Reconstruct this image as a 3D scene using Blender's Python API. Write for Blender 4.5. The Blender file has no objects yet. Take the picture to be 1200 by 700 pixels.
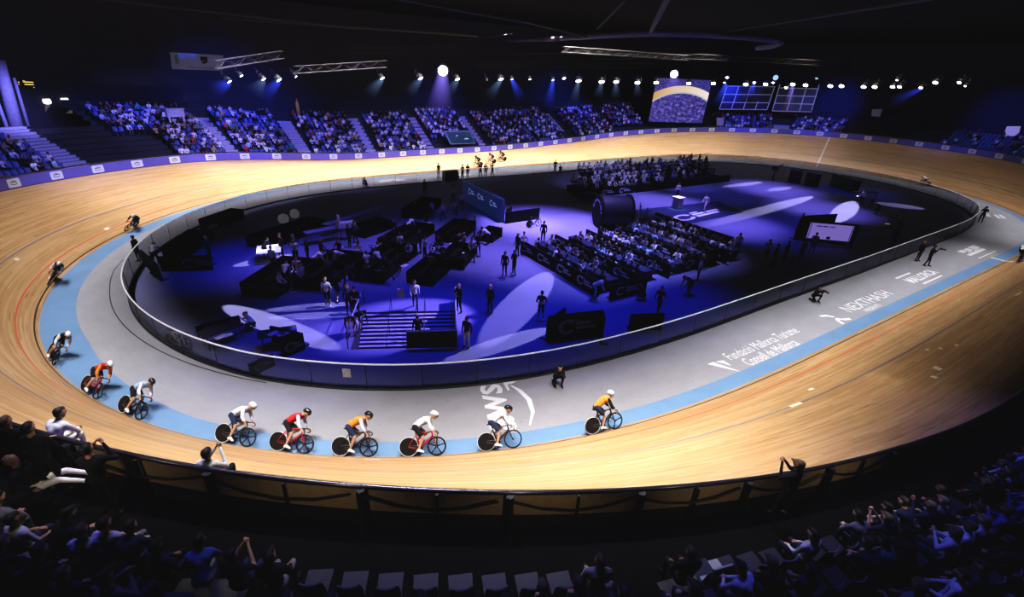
import bpy, math, random
import numpy as np
from mathutils import Vector, Matrix, Euler
RNG = random.Random(11)
scene = bpy.context.scene
COL = scene.collection
PI = math.pi
TRACK_W = 7.0

# ------------------------------------------------------------------ track geometry (250 m oval)
CAM = (-39.978975, -33.526996, 12.435465, 0.989652, 0.449092, 0.047634, 553.167682)
RAD, TRANS = 23.797152, 20.417133
BANK = [0.084606, 0.203856, 0.374333, 0.551584, 0.685674, 0.706119, 0.67083, 0.563028, 0.435309, 0.282829,
        0.18428, 0.15916, 0.169404, 0.365531, 0.486407, 0.642939, 0.794731, 0.623298, 0.351883, 0.074838]
NS = 2000
def _curve():
    k = 1 / RAD; A = PI * RAD - TRANS; Pm = 250.0
    Ls = Pm / 2 - (PI * RAD + TRANS); ds = Pm / NS
    s = np.arange(NS) * ds; u = np.mod(s, Pm / 2); e = Ls / 2
    kk = np.interp(u, [0, e, e + TRANS, e + TRANS + A, e + 2 * TRANS + A, Pm / 2], [0, 0, k, k, 0, 0])
    th = np.concatenate([[0], np.cumsum(kk * ds)])[:-1] + kk * ds / 2
    x = np.concatenate([[0], np.cumsum(np.cos(th) * ds)])[:-1]
    y = np.concatenate([[0], np.cumsum(np.sin(th) * ds)])[:-1]
    x -= (x.max() + x.min()) / 2; y -= (y.max() + y.min()) / 2
    return x, y, th
CX, CY, CTH = _curve()
CXe = np.append(CX, CX[0]); CYe = np.append(CY, CY[0]); CTe = np.append(CTH, CTH[0] + 2 * PI)
def bank(s):
    NB = len(BANK); t = np.mod(np.asarray(s, float), 250) / 250 * NB
    i = np.floor(t).astype(int); u = t - i; b = np.array(BANK)
    p = [b[(i + k) % NB] for k in (-1, 0, 1, 2)]
    return .5 * (2 * p[1] + (p[2] - p[0]) * u + (2 * p[0] - 5 * p[1] + 4 * p[2] - p[3]) * u * u + (3 * p[1] - p[0] - 3 * p[2] + p[3]) * u ** 3)
def centre(s):
    t = np.mod(np.asarray(s, float), 250) / 250 * NS
    ix = np.arange(NS + 1)
    return np.interp(t, ix, CXe), np.interp(t, ix, CYe), np.interp(t, ix, CTe)
def P(s, o, dz=0.0):
    """World point at distance s along the track and o metres outwards of its inner edge, dz above the surface."""
    x, y, th = centre(s); b = bank(s); o = np.asarray(o, float)
    w = np.clip(o, 0, TRACK_W)
    h = np.where(o <= 0, o, w * np.cos(b) + np.maximum(o - TRACK_W, 0))
    z = w * np.sin(b) + dz
    x, y, z, h = np.broadcast_arrays(x + h * np.sin(th), y - h * np.cos(th), z, h)
    return np.stack([x, y, z], -1)
def V3(s, o, dz=0.0): return Vector([float(v) for v in P(s, o, dz)])
def heading(s): return float(centre(s)[2])
def offs(x, y):
    d = (CX[None] - np.atleast_1d(x)[:, None]) ** 2 + (CY[None] - np.atleast_1d(y)[:, None]) ** 2
    i = d.argmin(1)
    return i * 250.0 / NS, (x - CX[i]) * np.sin(CTH[i]) - (y - CY[i]) * np.cos(CTH[i])

# ------------------------------------------------------------------ camera, and photo pixel -> place in the hall
cx, cy, cz, yaw, pit, roll, FPX = CAM
fw = Vector((math.cos(pit) * math.cos(yaw), math.cos(pit) * math.sin(yaw), -math.sin(pit)))
rt = Vector((math.sin(yaw), -math.cos(yaw), 0)); up = rt.cross(fw)
r2 = rt * math.cos(roll) + up * math.sin(roll); u2 = -rt * math.sin(roll) + up * math.cos(roll)
cam_d = bpy.data.cameras.new('camera'); cam = bpy.data.objects.new('camera', cam_d); COL.objects.link(cam)
cam.matrix_world = Matrix(((r2.x, u2.x, -fw.x, cx), (r2.y, u2.y, -fw.y, cy), (r2.z, u2.z, -fw.z, cz), (0, 0, 0, 1)))
cam_d.sensor_fit = 'HORIZONTAL'; cam_d.sensor_width = 36; cam_d.lens = FPX / 1200 * 36; cam_d.clip_end = 500; cam_d.clip_start = .1
scene.camera = cam
EYE = Vector((cx, cy, cz))
def ray(px, py): return (fw + r2 * ((px - 600) / FPX) - u2 * ((py - 350) / FPX)).normalized()
def at(px, py, z=0.0):
    d = ray(px, py); return EYE + d * ((z - cz) / d.z)
def at_ring(px, py, off):
    """Point seen at a pixel on the far upright surface running off metres outside the track's inner edge."""
    d = ray(px, py); t = np.linspace(3, 170, 700)
    s, o = offs(EYE.x + d.x * t, EYE.y + d.y * t)
    if off > TRACK_W: o = o + TRACK_W * (1 - np.cos(bank(s)))
    inside = o < off
    idx = [i for i in range(1, len(t)) if inside[i - 1] and not inside[i]]
    return EYE + d * float(t[idx[-1]])
def px_of(v):
    d = Vector(v) - EYE; z = d.dot(fw)
    if z < .3: return None
    return 600 + FPX * d.dot(r2) / z, 350 - FPX * d.dot(u2) / z
def so_at(px, py):
    p = at(px, py); s, o = offs(p.x, p.y); return float(s[0]), float(o[0])

# ------------------------------------------------------------------ materials
MATS = {}
def M(name, col, rough=.6, metal=0.0, emit=None, es=1.0, var=.12, scale=6.0, spec=.4, alpha=None):
    if name in MATS: return MATS[name]
    m = bpy.data.materials.new(name); m.use_nodes = True; MATS[name] = m
    nt = m.node_tree; b = nt.nodes['Principled BSDF']
    b.inputs['Base Color'].default_value = (*col, 1); b.inputs['Roughness'].default_value = rough
    b.inputs['Metallic'].default_value = metal; b.inputs['Specular IOR Level'].default_value = spec
    if var:
        tc = nt.nodes.new('ShaderNodeTexCoord'); n = nt.nodes.new('ShaderNodeTexNoise'); n.inputs['Scale'].default_value = scale
        r = nt.nodes.new('ShaderNodeValToRGB')
        r.color_ramp.elements[0].position = .3; r.color_ramp.elements[1].position = .7
        r.color_ramp.elements[0].color = (*[c * (1 - var) for c in col], 1); r.color_ramp.elements[1].color = (*[min(1, c * (1 + var)) for c in col], 1)
        nt.links.new(tc.outputs['Object'], n.inputs['Vector']); nt.links.new(n.outputs[0], r.inputs[0]); nt.links.new(r.outputs[0], b.inputs['Base Color'])
    if emit: b.inputs['Emission Color'].default_value = (*emit, 1); b.inputs['Emission Strength'].default_value = es
    return m

class NT:
    """small helper for node graphs"""
    def __init__(self, m): self.t = m.node_tree; self.n = self.t.nodes; self.l = self.t.links
    def node(self, ty, **kw):
        n = self.n.new(ty)
        for k, v in kw.items(): setattr(n, k, v)
        return n
    def put(self, sock, v):
        if hasattr(v, 'is_output'): self.l.new(v, sock)
        else: sock.default_value = v
    def math(self, op, a, b=None, c=None):
        n = self.node('ShaderNodeMath', operation=op)
        self.put(n.inputs[0], a)
        if b is not None: self.put(n.inputs[1], b)
        if c is not None: self.put(n.inputs[2], c)
        return n.outputs[0]
    def vec(self, x, y, z=0.0):
        n = self.node('ShaderNodeCombineXYZ')
        for s, v in zip(n.inputs, (x, y, z)): self.put(s, v)
        return n.outputs[0]
    def noise(self, v, scale, detail=2.0, rough=.5):
        n = self.node('ShaderNodeTexNoise'); self.put(n.inputs['Vector'], v)
        n.inputs['Scale'].default_value = scale; n.inputs['Detail'].default_value = detail; n.inputs['Roughness'].default_value = rough
        return n.outputs[0]
    def ramp(self, f, stops):
        n = self.node('ShaderNodeValToRGB'); e = n.color_ramp.elements
        while len(e) < len(stops): e.new(.5)
        for el, (p, c) in zip(e, stops): el.position = p; el.color = (*c, 1) if len(c) == 3 else c
        self.put(n.inputs[0], f); return n.outputs[0]
    def mix(self, f, a, b, mode='MIX'):
        n = self.node('ShaderNodeMix', data_type='RGBA', blend_type=mode)
        self.put(n.inputs[0], f)
        for s, v in ((n.inputs[6], a), (n.inputs[7], b)):
            self.put(s, v if hasattr(v, 'is_output') else (*v, 1))
        return n.outputs[2]
    def uv(self):
        n = self.node('ShaderNodeUVMap'); sp = self.node('ShaderNodeSeparateXYZ'); self.l.new(n.outputs[0], sp.inputs[0])
        return sp.outputs[0], sp.outputs[1]

def wood_mat():
    m = bpy.data.materials.new('track_wood'); m.use_nodes = True; g = NT(m); b = g.n['Principled BSDF']
    u, v = g.uv()
    grain = g.noise(g.vec(g.math('MULTIPLY', u, .35), g.math('MULTIPLY', v, 9.0)), 1.6, 4.0, .6)
    plank = g.math('FLOOR', g.math('MULTIPLY', v, 12.0))
    wn = g.node('ShaderNodeTexWhiteNoise', noise_dimensions='2D')
    g.put(wn.inputs['Vector'], g.vec(plank, g.math('FLOOR', g.math('ADD', g.math('MULTIPLY', u, .22), g.math('MULTIPLY', plank, .37)))))
    tone = g.math('ADD', g.math('MULTIPLY', grain, .65), g.math('MULTIPLY', wn.outputs['Value'], .35))
    col = g.ramp(tone, [(.25, (.36, .212, .094)), (.5, (.47, .30, .155)), (.75, (.58, .40, .235))])
    blot = g.noise(g.vec(g.math('MULTIPLY', u, .05), g.math('MULTIPLY', v, .22)), 2.0, 3.0)
    col = g.mix(g.math('MULTIPLY', blot, .45), col, (.30, .15, .045))
    streak = g.noise(g.vec(g.math('MULTIPLY', u, .30), g.math('MULTIPLY', v, 11.0), 4.0), 1.0, 1.0)
    sm = g.math('MULTIPLY', g.math('GREATER_THAN', streak, .70), .55)
    col = g.mix(sm, col, (.09, .05, .025))
    wob = g.math('MULTIPLY', g.math('SUBTRACT', g.noise(g.vec(u, 0.0), 6.0), .5), .02)
    vv = g.math('ADD', v, wob)
    for c, w, cl, f in ((.20, .035, (.012, .01, .01), .95), (.90, .04, (.55, .07, .03), .75), (2.5, .045, (.12, .13, .20), .8)):
        col = g.mix(g.math('MULTIPLY', g.math('COMPARE', vv, c, w), f), col, cl)
    for s0, w, f in ((14.6, .16, .95), (70.6, .10, .75)):
        col = g.mix(g.math('MULTIPLY', g.math('COMPARE', u, s0, w), f), col, (.72, .70, .66))
    g.l.new(col, b.inputs['Base Color']); b.inputs['Roughness'].default_value = .42; b.inputs['Specular IOR Level'].default_value = .25
    return m
def apron_mat(name, base, dark):
    m = bpy.data.materials.new(name); m.use_nodes = True; g = NT(m); b = g.n['Principled BSDF']
    u, v = g.uv()
    n1 = g.noise(g.vec(g.math('MULTIPLY', u, .6), v), .9, 5.0, .65)
    col = g.ramp(n1, [(.3, tuple(c * .9 for c in base)), (.7, tuple(c * 1.08 for c in base))])
    n2 = g.noise(g.vec(u, g.math('MULTIPLY', v, 1.6)), 5.0, 1.0)
    col = g.mix(g.math('MULTIPLY', g.math('GREATER_THAN', n2, .74), .45), col, dark)
    g.l.new(col, b.inputs['Base Color']); b.inputs['Roughness'].default_value = .65; b.inputs['Specular IOR Level'].default_value = .3
    return m
def glass_mat(name, tint, fac, gloss=(.012, .013, .02), rough=.04):
    m = bpy.data.materials.new(name); m.use_nodes = True; g = NT(m)
    b = g.n['Principled BSDF']; b.inputs['Base Color'].default_value = (*gloss, 1); b.inputs['Roughness'].default_value = rough; b.inputs['Specular IOR Level'].default_value = .6
    t = g.node('ShaderNodeBsdfTransparent'); t.inputs[0].default_value = (*tint, 1)
    mx = g.node('ShaderNodeMixShader'); mx.inputs[0].default_value = fac
    g.l.new(t.outputs[0], mx.inputs[1]); g.l.new(b.outputs[0], mx.inputs[2]); g.l.new(mx.outputs[0], g.n['Material Output'].inputs[0])
    return m
def beam_mat(name, col, strength, length, r0, r1):
    """lit haze: brightest at the lamp (local z = 0), fading along -z and towards the edge of the cone"""
    m = bpy.data.materials.new(name); m.use_nodes = True; g = NT(m); g.n.remove(g.n['Principled BSDF'])
    tc = g.node('ShaderNodeTexCoord'); sp = g.node('ShaderNodeSeparateXYZ'); g.l.new(tc.outputs['Object'], sp.inputs[0])
    x, y, z = sp.outputs
    t = g.math('DIVIDE', g.math('MULTIPLY', z, -1.0), length)
    fall = g.math('POWER', g.math('MAXIMUM', g.math('SUBTRACT', 1.0, t), 0.0), 1.6)
    rad = g.math('SQRT', g.math('ADD', g.math('MULTIPLY', x, x), g.math('MULTIPLY', y, y)))
    rr = g.math('ADD', r0, g.math('MULTIPLY', t, r1 - r0))
    edge = g.math('MAXIMUM', g.math('SUBTRACT', 1.0, g.math('POWER', g.math('DIVIDE', rad, rr), 2.0)), 0.0)
    spread = g.math('DIVIDE', r0 * r0, g.math('MULTIPLY', rr, rr))
    e = g.node('ShaderNodeEmission'); e.inputs[0].default_value = (*col, 1)
    g.l.new(g.math('MULTIPLY', g.math('MULTIPLY', g.math('MULTIPLY', fall, edge), g.math('ADD', spread, .06)), strength), e.inputs[1])
    g.l.new(e.outputs[0], g.n['Material Output'].inputs['Volume'])
    return m

# ------------------------------------------------------------------ mesh building
class G:
    """collects geometry; build() makes ONE mesh"""
    def __init__(self): self.v = []; self.f = []; self.m = []; self.uvs = None
    def add(self, vs, fs, mi=0):
        o = len(self.v); self.v += [tuple(float(c) for c in p) for p in vs]
        for f in fs: self.f.append(tuple(i + o for i in f)); self.m.append(mi)
        return self
    def box(self, c, s, mi=0, rz=0.0, M4=None, taper=1.0):
        x, y, z = (q / 2 for q in s); ca, sa = math.cos(rz), math.sin(rz)
        vs = []
        for dz in (-1, 1):
            k = taper if dz > 0 else 1.0
            for dx, dy in ((-1, -1), (1, -1), (1, 1), (-1, 1)):
                a, b = dx * x * k, dy * y * k
                p = Vector((a * ca - b * sa + c[0], a * sa + b * ca + c[1], dz * z + c[2]))
                vs.append(M4 @ p if M4 else p)
        return self.add(vs, [(3, 2, 1, 0), (4, 5, 6, 7), (0, 1, 5, 4), (1, 2, 6, 5), (2, 3, 7, 6), (3, 0, 4, 7)], mi)
    def tube(self, pts, r, n=8, mi=0, cap=True, closed=False):
        pts = [Vector(p) for p in pts]; k = len(pts)
        rs = r if isinstance(r, (list, tuple)) else [r] * k
        vs = []; prev = None
        for i, p in enumerate(pts):
            if closed: d = pts[(i + 1) % k] - pts[i - 1]
            else: d = (pts[min(i + 1, k - 1)] - pts[max(i - 1, 0)])
            d = d.normalized() if d.length > 1e-9 else Vector((0, 0, 1))
            a = Vector((0, 0, 1)) if abs(d.z) < .95 else Vector((1, 0, 0))
            if prev is not None and abs(prev.dot(d)) < .95: a = prev
            e1 = (a - d * a.dot(d)).normalized(); e2 = d.cross(e1); prev = e1
            for j in range(n):
                t = 2 * PI * j / n; vs.append(p + (e1 * math.cos(t) + e2 * math.sin(t)) * rs[i])
        fs = []
        for i in range(k if closed else k - 1):
            a, b = i * n, ((i + 1) % k) * n
            for j in range(n): fs.append((a + j, a + (j + 1) % n, b + (j + 1) % n, b + j))
        if cap and not closed: fs.append(tuple(range(n - 1, -1, -1))); fs.append(tuple((k - 1) * n + j for j in range(n)))
        return self.add(vs, fs, mi)
    def lathe(self, prof, n=16, mi=0, M4=None, cap=True):
        vs = []
        for r, z in prof:
            for j in range(n):
                p = Vector((r * math.cos(2 * PI * j / n), r * math.sin(2 * PI * j / n), z)); vs.append(M4 @ p if M4 else p)
        fs = []
        for i in range(len(prof) - 1):
            for j in range(n): fs.append((i * n + j, i * n + (j + 1) % n, (i + 1) * n + (j + 1) % n, (i + 1) * n + j))
        if cap: fs.append(tuple(range(n - 1, -1, -1))); fs.append(tuple((len(prof) - 1) * n + j for j in range(n)))
        return self.add(vs, fs, mi)
    def quad(self, a, b, c, d, mi=0): return self.add([a, b, c, d], [(0, 1, 2, 3)], mi)
    def prism(self, poly, z0, z1, mi=0, M4=None):
        n = len(poly); vs = [Vector((x, y, z0)) for x, y in poly] + [Vector((x, y, z1)) for x, y in poly]
        if M4: vs = [M4 @ p for p in vs]
        fs = [tuple(range(n - 1, -1, -1)), tuple(range(n, 2 * n))] + [(i, (i + 1) % n, n + (i + 1) % n, n + i) for i in range(n)]
        return self.add(vs, fs, mi)
    def mesh(self, name, mats, smooth=False):
        me = bpy.data.meshes.new(name); me.from_pydata(self.v, [], self.f)
        for m in (mats if isinstance(mats, (list, tuple)) else [mats]): me.materials.append(m)
        if any(self.m): me.polygons.foreach_set('material_index', self.m)
        if smooth: me.polygons.foreach_set('use_smooth', [True] * len(self.f))
        me.update(); return me
    def build(self, name, mats, parent=None, smooth=False, **kw):
        return obj(name, self.mesh(name, mats, smooth), parent, **kw)
def obj(name, me, parent=None, label=None, cat=None, group=None, kind=None, loc=None, rot=None):
    o = bpy.data.objects.new(name, me); COL.objects.link(o)
    if parent: o.parent = parent
    tag(o, label, cat, group, kind)
    if loc is not None: o.location = loc
    if rot is not None: o.rotation_euler = rot
    return o
def tag(o, label=None, cat=None, group=None, kind=None):
    for k, v in (('label', label), ('category', cat), ('group', group), ('kind', kind)):
        if v: o[k] = v
    return o
def thing(name, label, cat, loc=(0, 0, 0), rot=(0, 0, 0), group=None):
    o = bpy.data.objects.new(name, None); COL.objects.link(o); o.location = loc; o.rotation_euler = rot; o.empty_display_size = .2
    return tag(o, label, cat, group)
def copy_tree(o, parent=None):
    c = o.copy(); COL.objects.link(c)
    if parent: c.parent = parent
    for ch in list(o.children): copy_tree(ch, c)
    return c
def struct(o): o['kind'] = 'structure'; return o
def strip(name, s0, s1, ds, prof, mat, parent=None, smooth=True, closed=False, **kw):
    """sweep a profile [(o, dz)] along the track from s0 to s1; UV = metres along, metres out"""
    n = max(2, int(round((s1 - s0) / ds)) + 1); ss = np.linspace(s0, s1, n)
    if closed: ss = ss[:-1]; n -= 1
    k = len(prof); pts = np.zeros((n, k, 3))
    for j, pr in enumerate(prof):
        if callable(pr): pts[:, j] = pr(ss)
        else: pts[:, j] = P(ss, np.full(n, pr[0]), pr[1])
    fs = []; uv = []
    vo = [0.0]
    for j in range(1, k): vo.append(vo[-1] + float(np.linalg.norm(pts[0, j] - pts[0, j - 1])))
    v0 = prof[0][0] if not callable(prof[0]) else 0.0
    for i in range(n if closed else n - 1):
        i2 = (i + 1) % n; sa, sb = ss[i], ss[i] + (s1 - s0) / (n if closed else n - 1)
        for j in range(k - 1):
            fs.append((i * k + j, i * k + j + 1, i2 * k + j + 1, i2 * k + j))
            uv += [(sa, v0 + vo[j]), (sa, v0 + vo[j + 1]), (sb, v0 + vo[j + 1]), (sb, v0 + vo[j])]
    me = bpy.data.meshes.new(name); me.from_pydata(pts.reshape(-1, 3).tolist(), [], fs); me.materials.append(mat)
    l = me.uv_layers.new(name='UVMap'); l.data.foreach_set('uv', np.array(uv, np.float32).ravel())
    if smooth: me.polygons.foreach_set('use_smooth', [True] * len(fs))
    me.update(); return obj(name, me, parent, **kw)
def text_shape(body, size=1.0, bold=0.0):
    """vertices and faces of flat lettering, centred on x, baseline at y = 0"""
    cu = bpy.data.curves.new('lettering', 'FONT'); cu.body = body; cu.size = size; cu.align_x = 'CENTER'; cu.resolution_u = 2; cu.offset = bold
    o = bpy.data.objects.new('lettering', cu); COL.objects.link(o)
    dg = bpy.context.evaluated_depsgraph_get(); dg.update(); me = bpy.data.meshes.new_from_object(o.evaluated_get(dg))
    vs = [tuple(v.co) for v in me.vertices]; fs = [tuple(p.vertices) for p in me.polygons]
    bpy.data.objects.remove(o); bpy.data.curves.remove(cu); bpy.data.meshes.remove(me)
    return vs, fs

# ------------------------------------------------------------------ people
TOP, LEG, SKIN, HAIR, SHOE = range(5)
def capsule(p0, p1, r0, r1, n=10):
    p0, p1 = Vector(p0), Vector(p1); d = p1 - p0
    L = d.length; d = d / L if L > 1e-6 else Vector((0, 0, 1))
    a = Vector((0, 0, 1)) if abs(d.z) < .9 else Vector((1, 0, 0))
    e1 = (a - d * a.dot(d)).normalized(); e2 = d.cross(e1); vs = []; rings = []
    for c, r, angs in ((p0, r0, (-80, -45, 0)), (p1, r1, (0, 45, 80))):
        for A in angs:
            A = math.radians(A); cc = c + d * (r * math.sin(A)); rr = r * math.cos(A)
            rings.append(len(vs)); vs += [cc + (e1 * math.cos(2 * PI * j / n) + e2 * math.sin(2 * PI * j / n)) * rr for j in range(n)]
    fs = [tuple(range(n - 1, -1, -1)), tuple(rings[-1] + j for j in range(n))]
    for q in range(len(rings) - 1):
        for j in range(n): fs.append((rings[q] + j, rings[q] + (j + 1) % n, rings[q + 1] + (j + 1) % n, rings[q + 1] + j))
    return vs, fs
def blend_caps(name, caps, voxel, nmat=5, smooth_it=3, grow=0.0):
    """one continuous skin over all the tapered limbs in caps; every face takes the region of the limb it lies on"""
    g = G()
    for p0, p1, r0, r1, reg in caps: g.add(*capsule(p0, p1, r0 + grow, r1 + grow))
    me = g.mesh('skin', []); o = bpy.data.objects.new('skin', me); COL.objects.link(o)
    md = o.modifiers.new('r', 'REMESH'); md.mode = 'VOXEL'; md.voxel_size = voxel
    if smooth_it:
        sm = o.modifiers.new('s', 'SMOOTH'); sm.factor = .5; sm.iterations = smooth_it
    dg = bpy.context.evaluated_depsgraph_get(); dg.update(); out = bpy.data.meshes.new_from_object(o.evaluated_get(dg))
    bpy.data.objects.remove(o); bpy.data.meshes.remove(me)
    out.name = name; n = len(out.polygons)
    ctr = np.zeros(n * 3, np.float32); out.polygons.foreach_get('center', ctr); ctr = ctr.reshape(-1, 3)
    best = np.full(n, 1e9); reg = np.zeros(n, np.int32)
    for p0, p1, r0, r1, rg in caps:
        a = np.array(p0); b = np.array(p1); ab = b - a; l2 = float(ab @ ab) + 1e-9
        t = np.clip(((ctr - a) @ ab) / l2, 0, 1)
        d = np.linalg.norm(ctr - (a + t[:, None] * ab), axis=1) - (r0 + (r1 - r0) * t)
        w = d < best; best[w] = d[w]; reg[w] = rg
    out.materials.clear()
    for _ in range(nmat): out.materials.append(DEFMAT)
    out.polygons.foreach_set('material_index', reg); out.polygons.foreach_set('use_smooth', [True] * n); out.update()
    return out
DEFMAT = M('cloth_default', (.1, .1, .1))
def lerp(a, b, t): return tuple(a[i] + (b[i] - a[i]) * t for i in range(3))
def hand_caps(w, d, side, curl=.5, fr=.0105, reg=SKIN):
    """palm, four unequal bent fingers, and a thumb leaving the side of the palm; w wrist, d pointing direction, side towards the thumb"""
    w = Vector(w); d = Vector(d).normalized(); s = Vector(side); s = (s - d * s.dot(d)).normalized(); nrm = d.cross(s)
    if nrm.z > 0: nrm = -nrm
    out = []
    for k in (-.026, 0, .026): out.append((w + s * k * .6 + d * .01, w + s * k + d * .075, .017, .015, reg))
    for k, L in ((.032, .062), (.011, .074), (-.011, .068), (-.032, .052)):
        b = w + s * k + d * .08; c1 = b + (d * math.cos(curl * .8) + nrm * math.sin(curl * .8)) * L * .55
        c2 = c1 + (d * math.cos(curl * 1.9) + nrm * math.sin(curl * 1.9)) * L * .5
        out += [(b, c1, fr, fr * .95, reg), (c1, c2, fr * .95, fr * .85, reg)]
    tb = w + s * .026 + d * .02; t1 = tb + (s * .8 + d * .6).normalized() * .04; t2 = t1 + (d * .85 + s * .3 + nrm * .4).normalized() * .034
    return out + [(tb, t1, .014, .012, reg), (t1, t2, .012, .010, reg)]
def head_caps(c, f, tilt=0.0, hair='short', cap=False):
    """head centred at c, facing direction f (unit, may look down)"""
    c = Vector(c); f = Vector(f).normalized(); s = Vector((0, 0, 1)).cross(f).normalized(); u = f.cross(s)
    q = [(c - f * .025 + u * .035, c + f * .02 + u * .03, .094, .088, SKIN), (c + f * .025 - u * .02, c + f * .045 - u * .085, .068, .042, SKIN),
         (c + f * .105 + u * .02, c + f * .122 - u * .025, .011, .016, SKIN), (c + f * .075 - u * .062, c + f * .088 - u * .062, .022, .018, SKIN)]
    for e in (-1, 1):
        q.append((c + s * e * .098 + u * .012, c + s * e * .10 - u * .025, .018, .012, SKIN))
        q.append((c + s * e * .033 + f * .100 + u * .022, c + s * e * .036 + f * .100 + u * .022, .012, .012, HAIR))
    q.append((c - f * .045 + u * .058, c + f * .025 + u * .078, .094, .070, HAIR)); q.append((c - f * .055 + u * .01, c - f * .045 + u * .05, .082, .085, HAIR))
    if hair == 'long': q.append((c - f * .08 - u * .02, c - f * .09 - u * .16, .065, .05, HAIR))
    if cap: q.append((c + f * .08 + u * .07, c + f * .16 + u * .055, .04, .03, HAIR))
    return q
def figure(pelvis, chest, neck, head, face, sh, el, wr, hip, kn, an, toe, sleeves=True, shorts=False, hair='short', hands=True, cap=False, fr=.0115, curl=.5):
    """sh, el, wr, hip, kn, an, toe are (left, right) pairs"""
    C = []; mid = lerp(pelvis, chest, .5)
    C += [(lerp(hip[0], hip[1], .2), lerp(hip[0], hip[1], .8), .125, .125, LEG), (pelvis, mid, .135, .128, TOP), (mid, chest, .128, .14, TOP),
          (lerp(sh[0], chest, .55), lerp(sh[1], chest, .55), .125, .125, TOP), (lerp(sh[0], neck, .2), lerp(sh[1], neck, .2), .075, .075, TOP), (neck, head, .058, .056, SKIN)]
    C += head_caps(head, face, hair=hair, cap=cap)
    for i in (0, 1):
        C += [(sh[i], el[i], .062, .048, TOP), (el[i], wr[i], .045, .031, TOP if sleeves else SKIN)]
        d = Vector(wr[i]) - Vector(el[i])
        sd = Vector((1, 0, 0)) if abs(d.normalized().x) < .8 else Vector((0, 1 if i else -1, 0))
        if hands: C += hand_caps(wr[i], d, sd, curl, fr)
        else: C += [(wr[i], Vector(wr[i]) + d.normalized() * .13, .034, .026, SKIN)]
        C += [(hip[i], kn[i], .092, .062, LEG), (kn[i], an[i], .058, .040, SKIN if shorts else LEG), (an[i], toe[i], .044, .034, SHOE),
              (an[i], (an[i][0] - .04, an[i][1], an[i][2] - .035), .042, .038, SHOE)]
    return C
def pr(x, y, z): return ((x, y, z), (x, -y, z))
POSES = {}
POSES['stand'] = dict(pelvis=(0, 0, .96), chest=(0, 0, 1.30), neck=(0, 0, 1.47), head=(.02, 0, 1.64), face=(1, 0, -.05), sh=pr(0, .19, 1.41), el=pr(-.03, .25, 1.13), wr=pr(.05, .25, .89),
                      hip=pr(0, .095, .92), kn=pr(.02, .11, .50), an=pr(-.01, .12, .085), toe=pr(.15, .14, .04))
POSES['arms_crossed'] = dict(POSES['stand'], el=pr(.06, .27, 1.14), wr=((.24, -.02, 1.20), (.22, .03, 1.14)), an=pr(-.01, .16, .085), toe=pr(.14, .2, .04))
POSES['camera'] = dict(POSES['stand'], el=pr(.2, .27, 1.22), wr=((.32, .07, 1.52), (.32, -.07, 1.50)), kn=((.08, .12, .5), (-.02, -.11, .5)), an=((.12, .13, .085), (-.14, -.13, .085)), toe=((.28, .14, .04), (.02, -.16, .04)))
POSES['walk'] = dict(POSES['stand'], el=((-.16, .24, 1.16), (.08, -.25, 1.14)), wr=((-.06, .25, .93), (.28, -.2, 1.0)), kn=((.20, .10, .52), (-.06, -.1, .50)), an=((.26, .1, .10), (-.38, -.1, .16)), toe=((.41, .11, .06), (-.26, -.1, .05)))
POSES['bend'] = dict(pelvis=(-.12, 0, .93), chest=(.22, 0, 1.12), neck=(.38, 0, 1.2), head=(.52, 0, 1.24), face=(.7, 0, -.7), sh=pr(.30, .19, 1.16), el=pr(.36, .23, .88), wr=pr(.48, .16, .68),
                     hip=pr(-.12, .095, .90), kn=pr(.02, .12, .49), an=pr(-.06, .13, .085), toe=pr(.10, .15, .04))
POSES['sit'] = dict(pelvis=(0, 0, .55), chest=(-.03, 0, .90), neck=(-.01, 0, 1.06), head=(.03, 0, 1.22), face=(1, 0, -.1), sh=pr(-.02, .19, 1.0), el=pr(.06, .26, .74), wr=pr(.28, .15, .64),
                    hip=pr(0, .1, .53), kn=pr(.43, .13, .52), an=pr(.42, .13, .085), toe=pr(.57, .15, .04))
POSES['sit_forward'] = dict(POSES['sit'], chest=(.14, 0, .86), neck=(.24, 0, 1.0), head=(.33, 0, 1.13), face=(1, 0, -.25), sh=pr(.20, .19, .94), el=pr(.36, .22, .66), wr=pr(.48, .05, .62))
POSES['sit_phone'] = dict(POSES['sit'], el=pr(.14, .24, .80), wr=((.34, .05, 1.08), (.34, -.05, 1.08)))
POSES['sit_clap'] = dict(POSES['sit'], el=pr(.10, .28, .80), wr=((.28, .04, .98), (.28, -.04, .95)))
POSES['crouch'] = dict(pelvis=(0, 0, .36), chest=(.14, 0, .66), neck=(.22, 0, .82), head=(.28, 0, .97), face=(1, 0, .05), sh=pr(.2, .19, .76), el=((.34, .2, .60), (.36, -.2, .62)), wr=((.50, .07, .86), (.50, -.07, .86)),
                       hip=pr(0, .1, .36), kn=((.40, .14, .50), (.34, -.16, .12)), an=((.30, .14, .085), (-.10, -.16, .10)), toe=((.45, .15, .04), (.02, -.17, .04)))
POSES['recline'] = dict(POSES['sit'], chest=(-.16, 0, .84), neck=(-.22, 0, 1.0), head=(-.24, 0, 1.15), face=(1, 0, .05), sh=pr(-.2, .19, .93), el=pr(-.24, .28, .68), wr=pr(.02, .2, .60), kn=pr(.40, .12, .66), an=pr(.80, .10, .52), toe=pr(.88, .11, .64))
HUMAN = {}
def human(pose, long_sleeves=True, shorts=False, hair='short', voxel=.017, cap=False):
    key = (pose, long_sleeves, shorts, hair, voxel, cap)
    if key not in HUMAN:
        HUMAN[key] = blend_caps('person_' + pose, figure(**POSES[pose], sleeves=long_sleeves, shorts=shorts, hair=hair, cap=cap, hands=voxel < .03, fr=.0125), voxel)
    return HUMAN[key]
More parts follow.
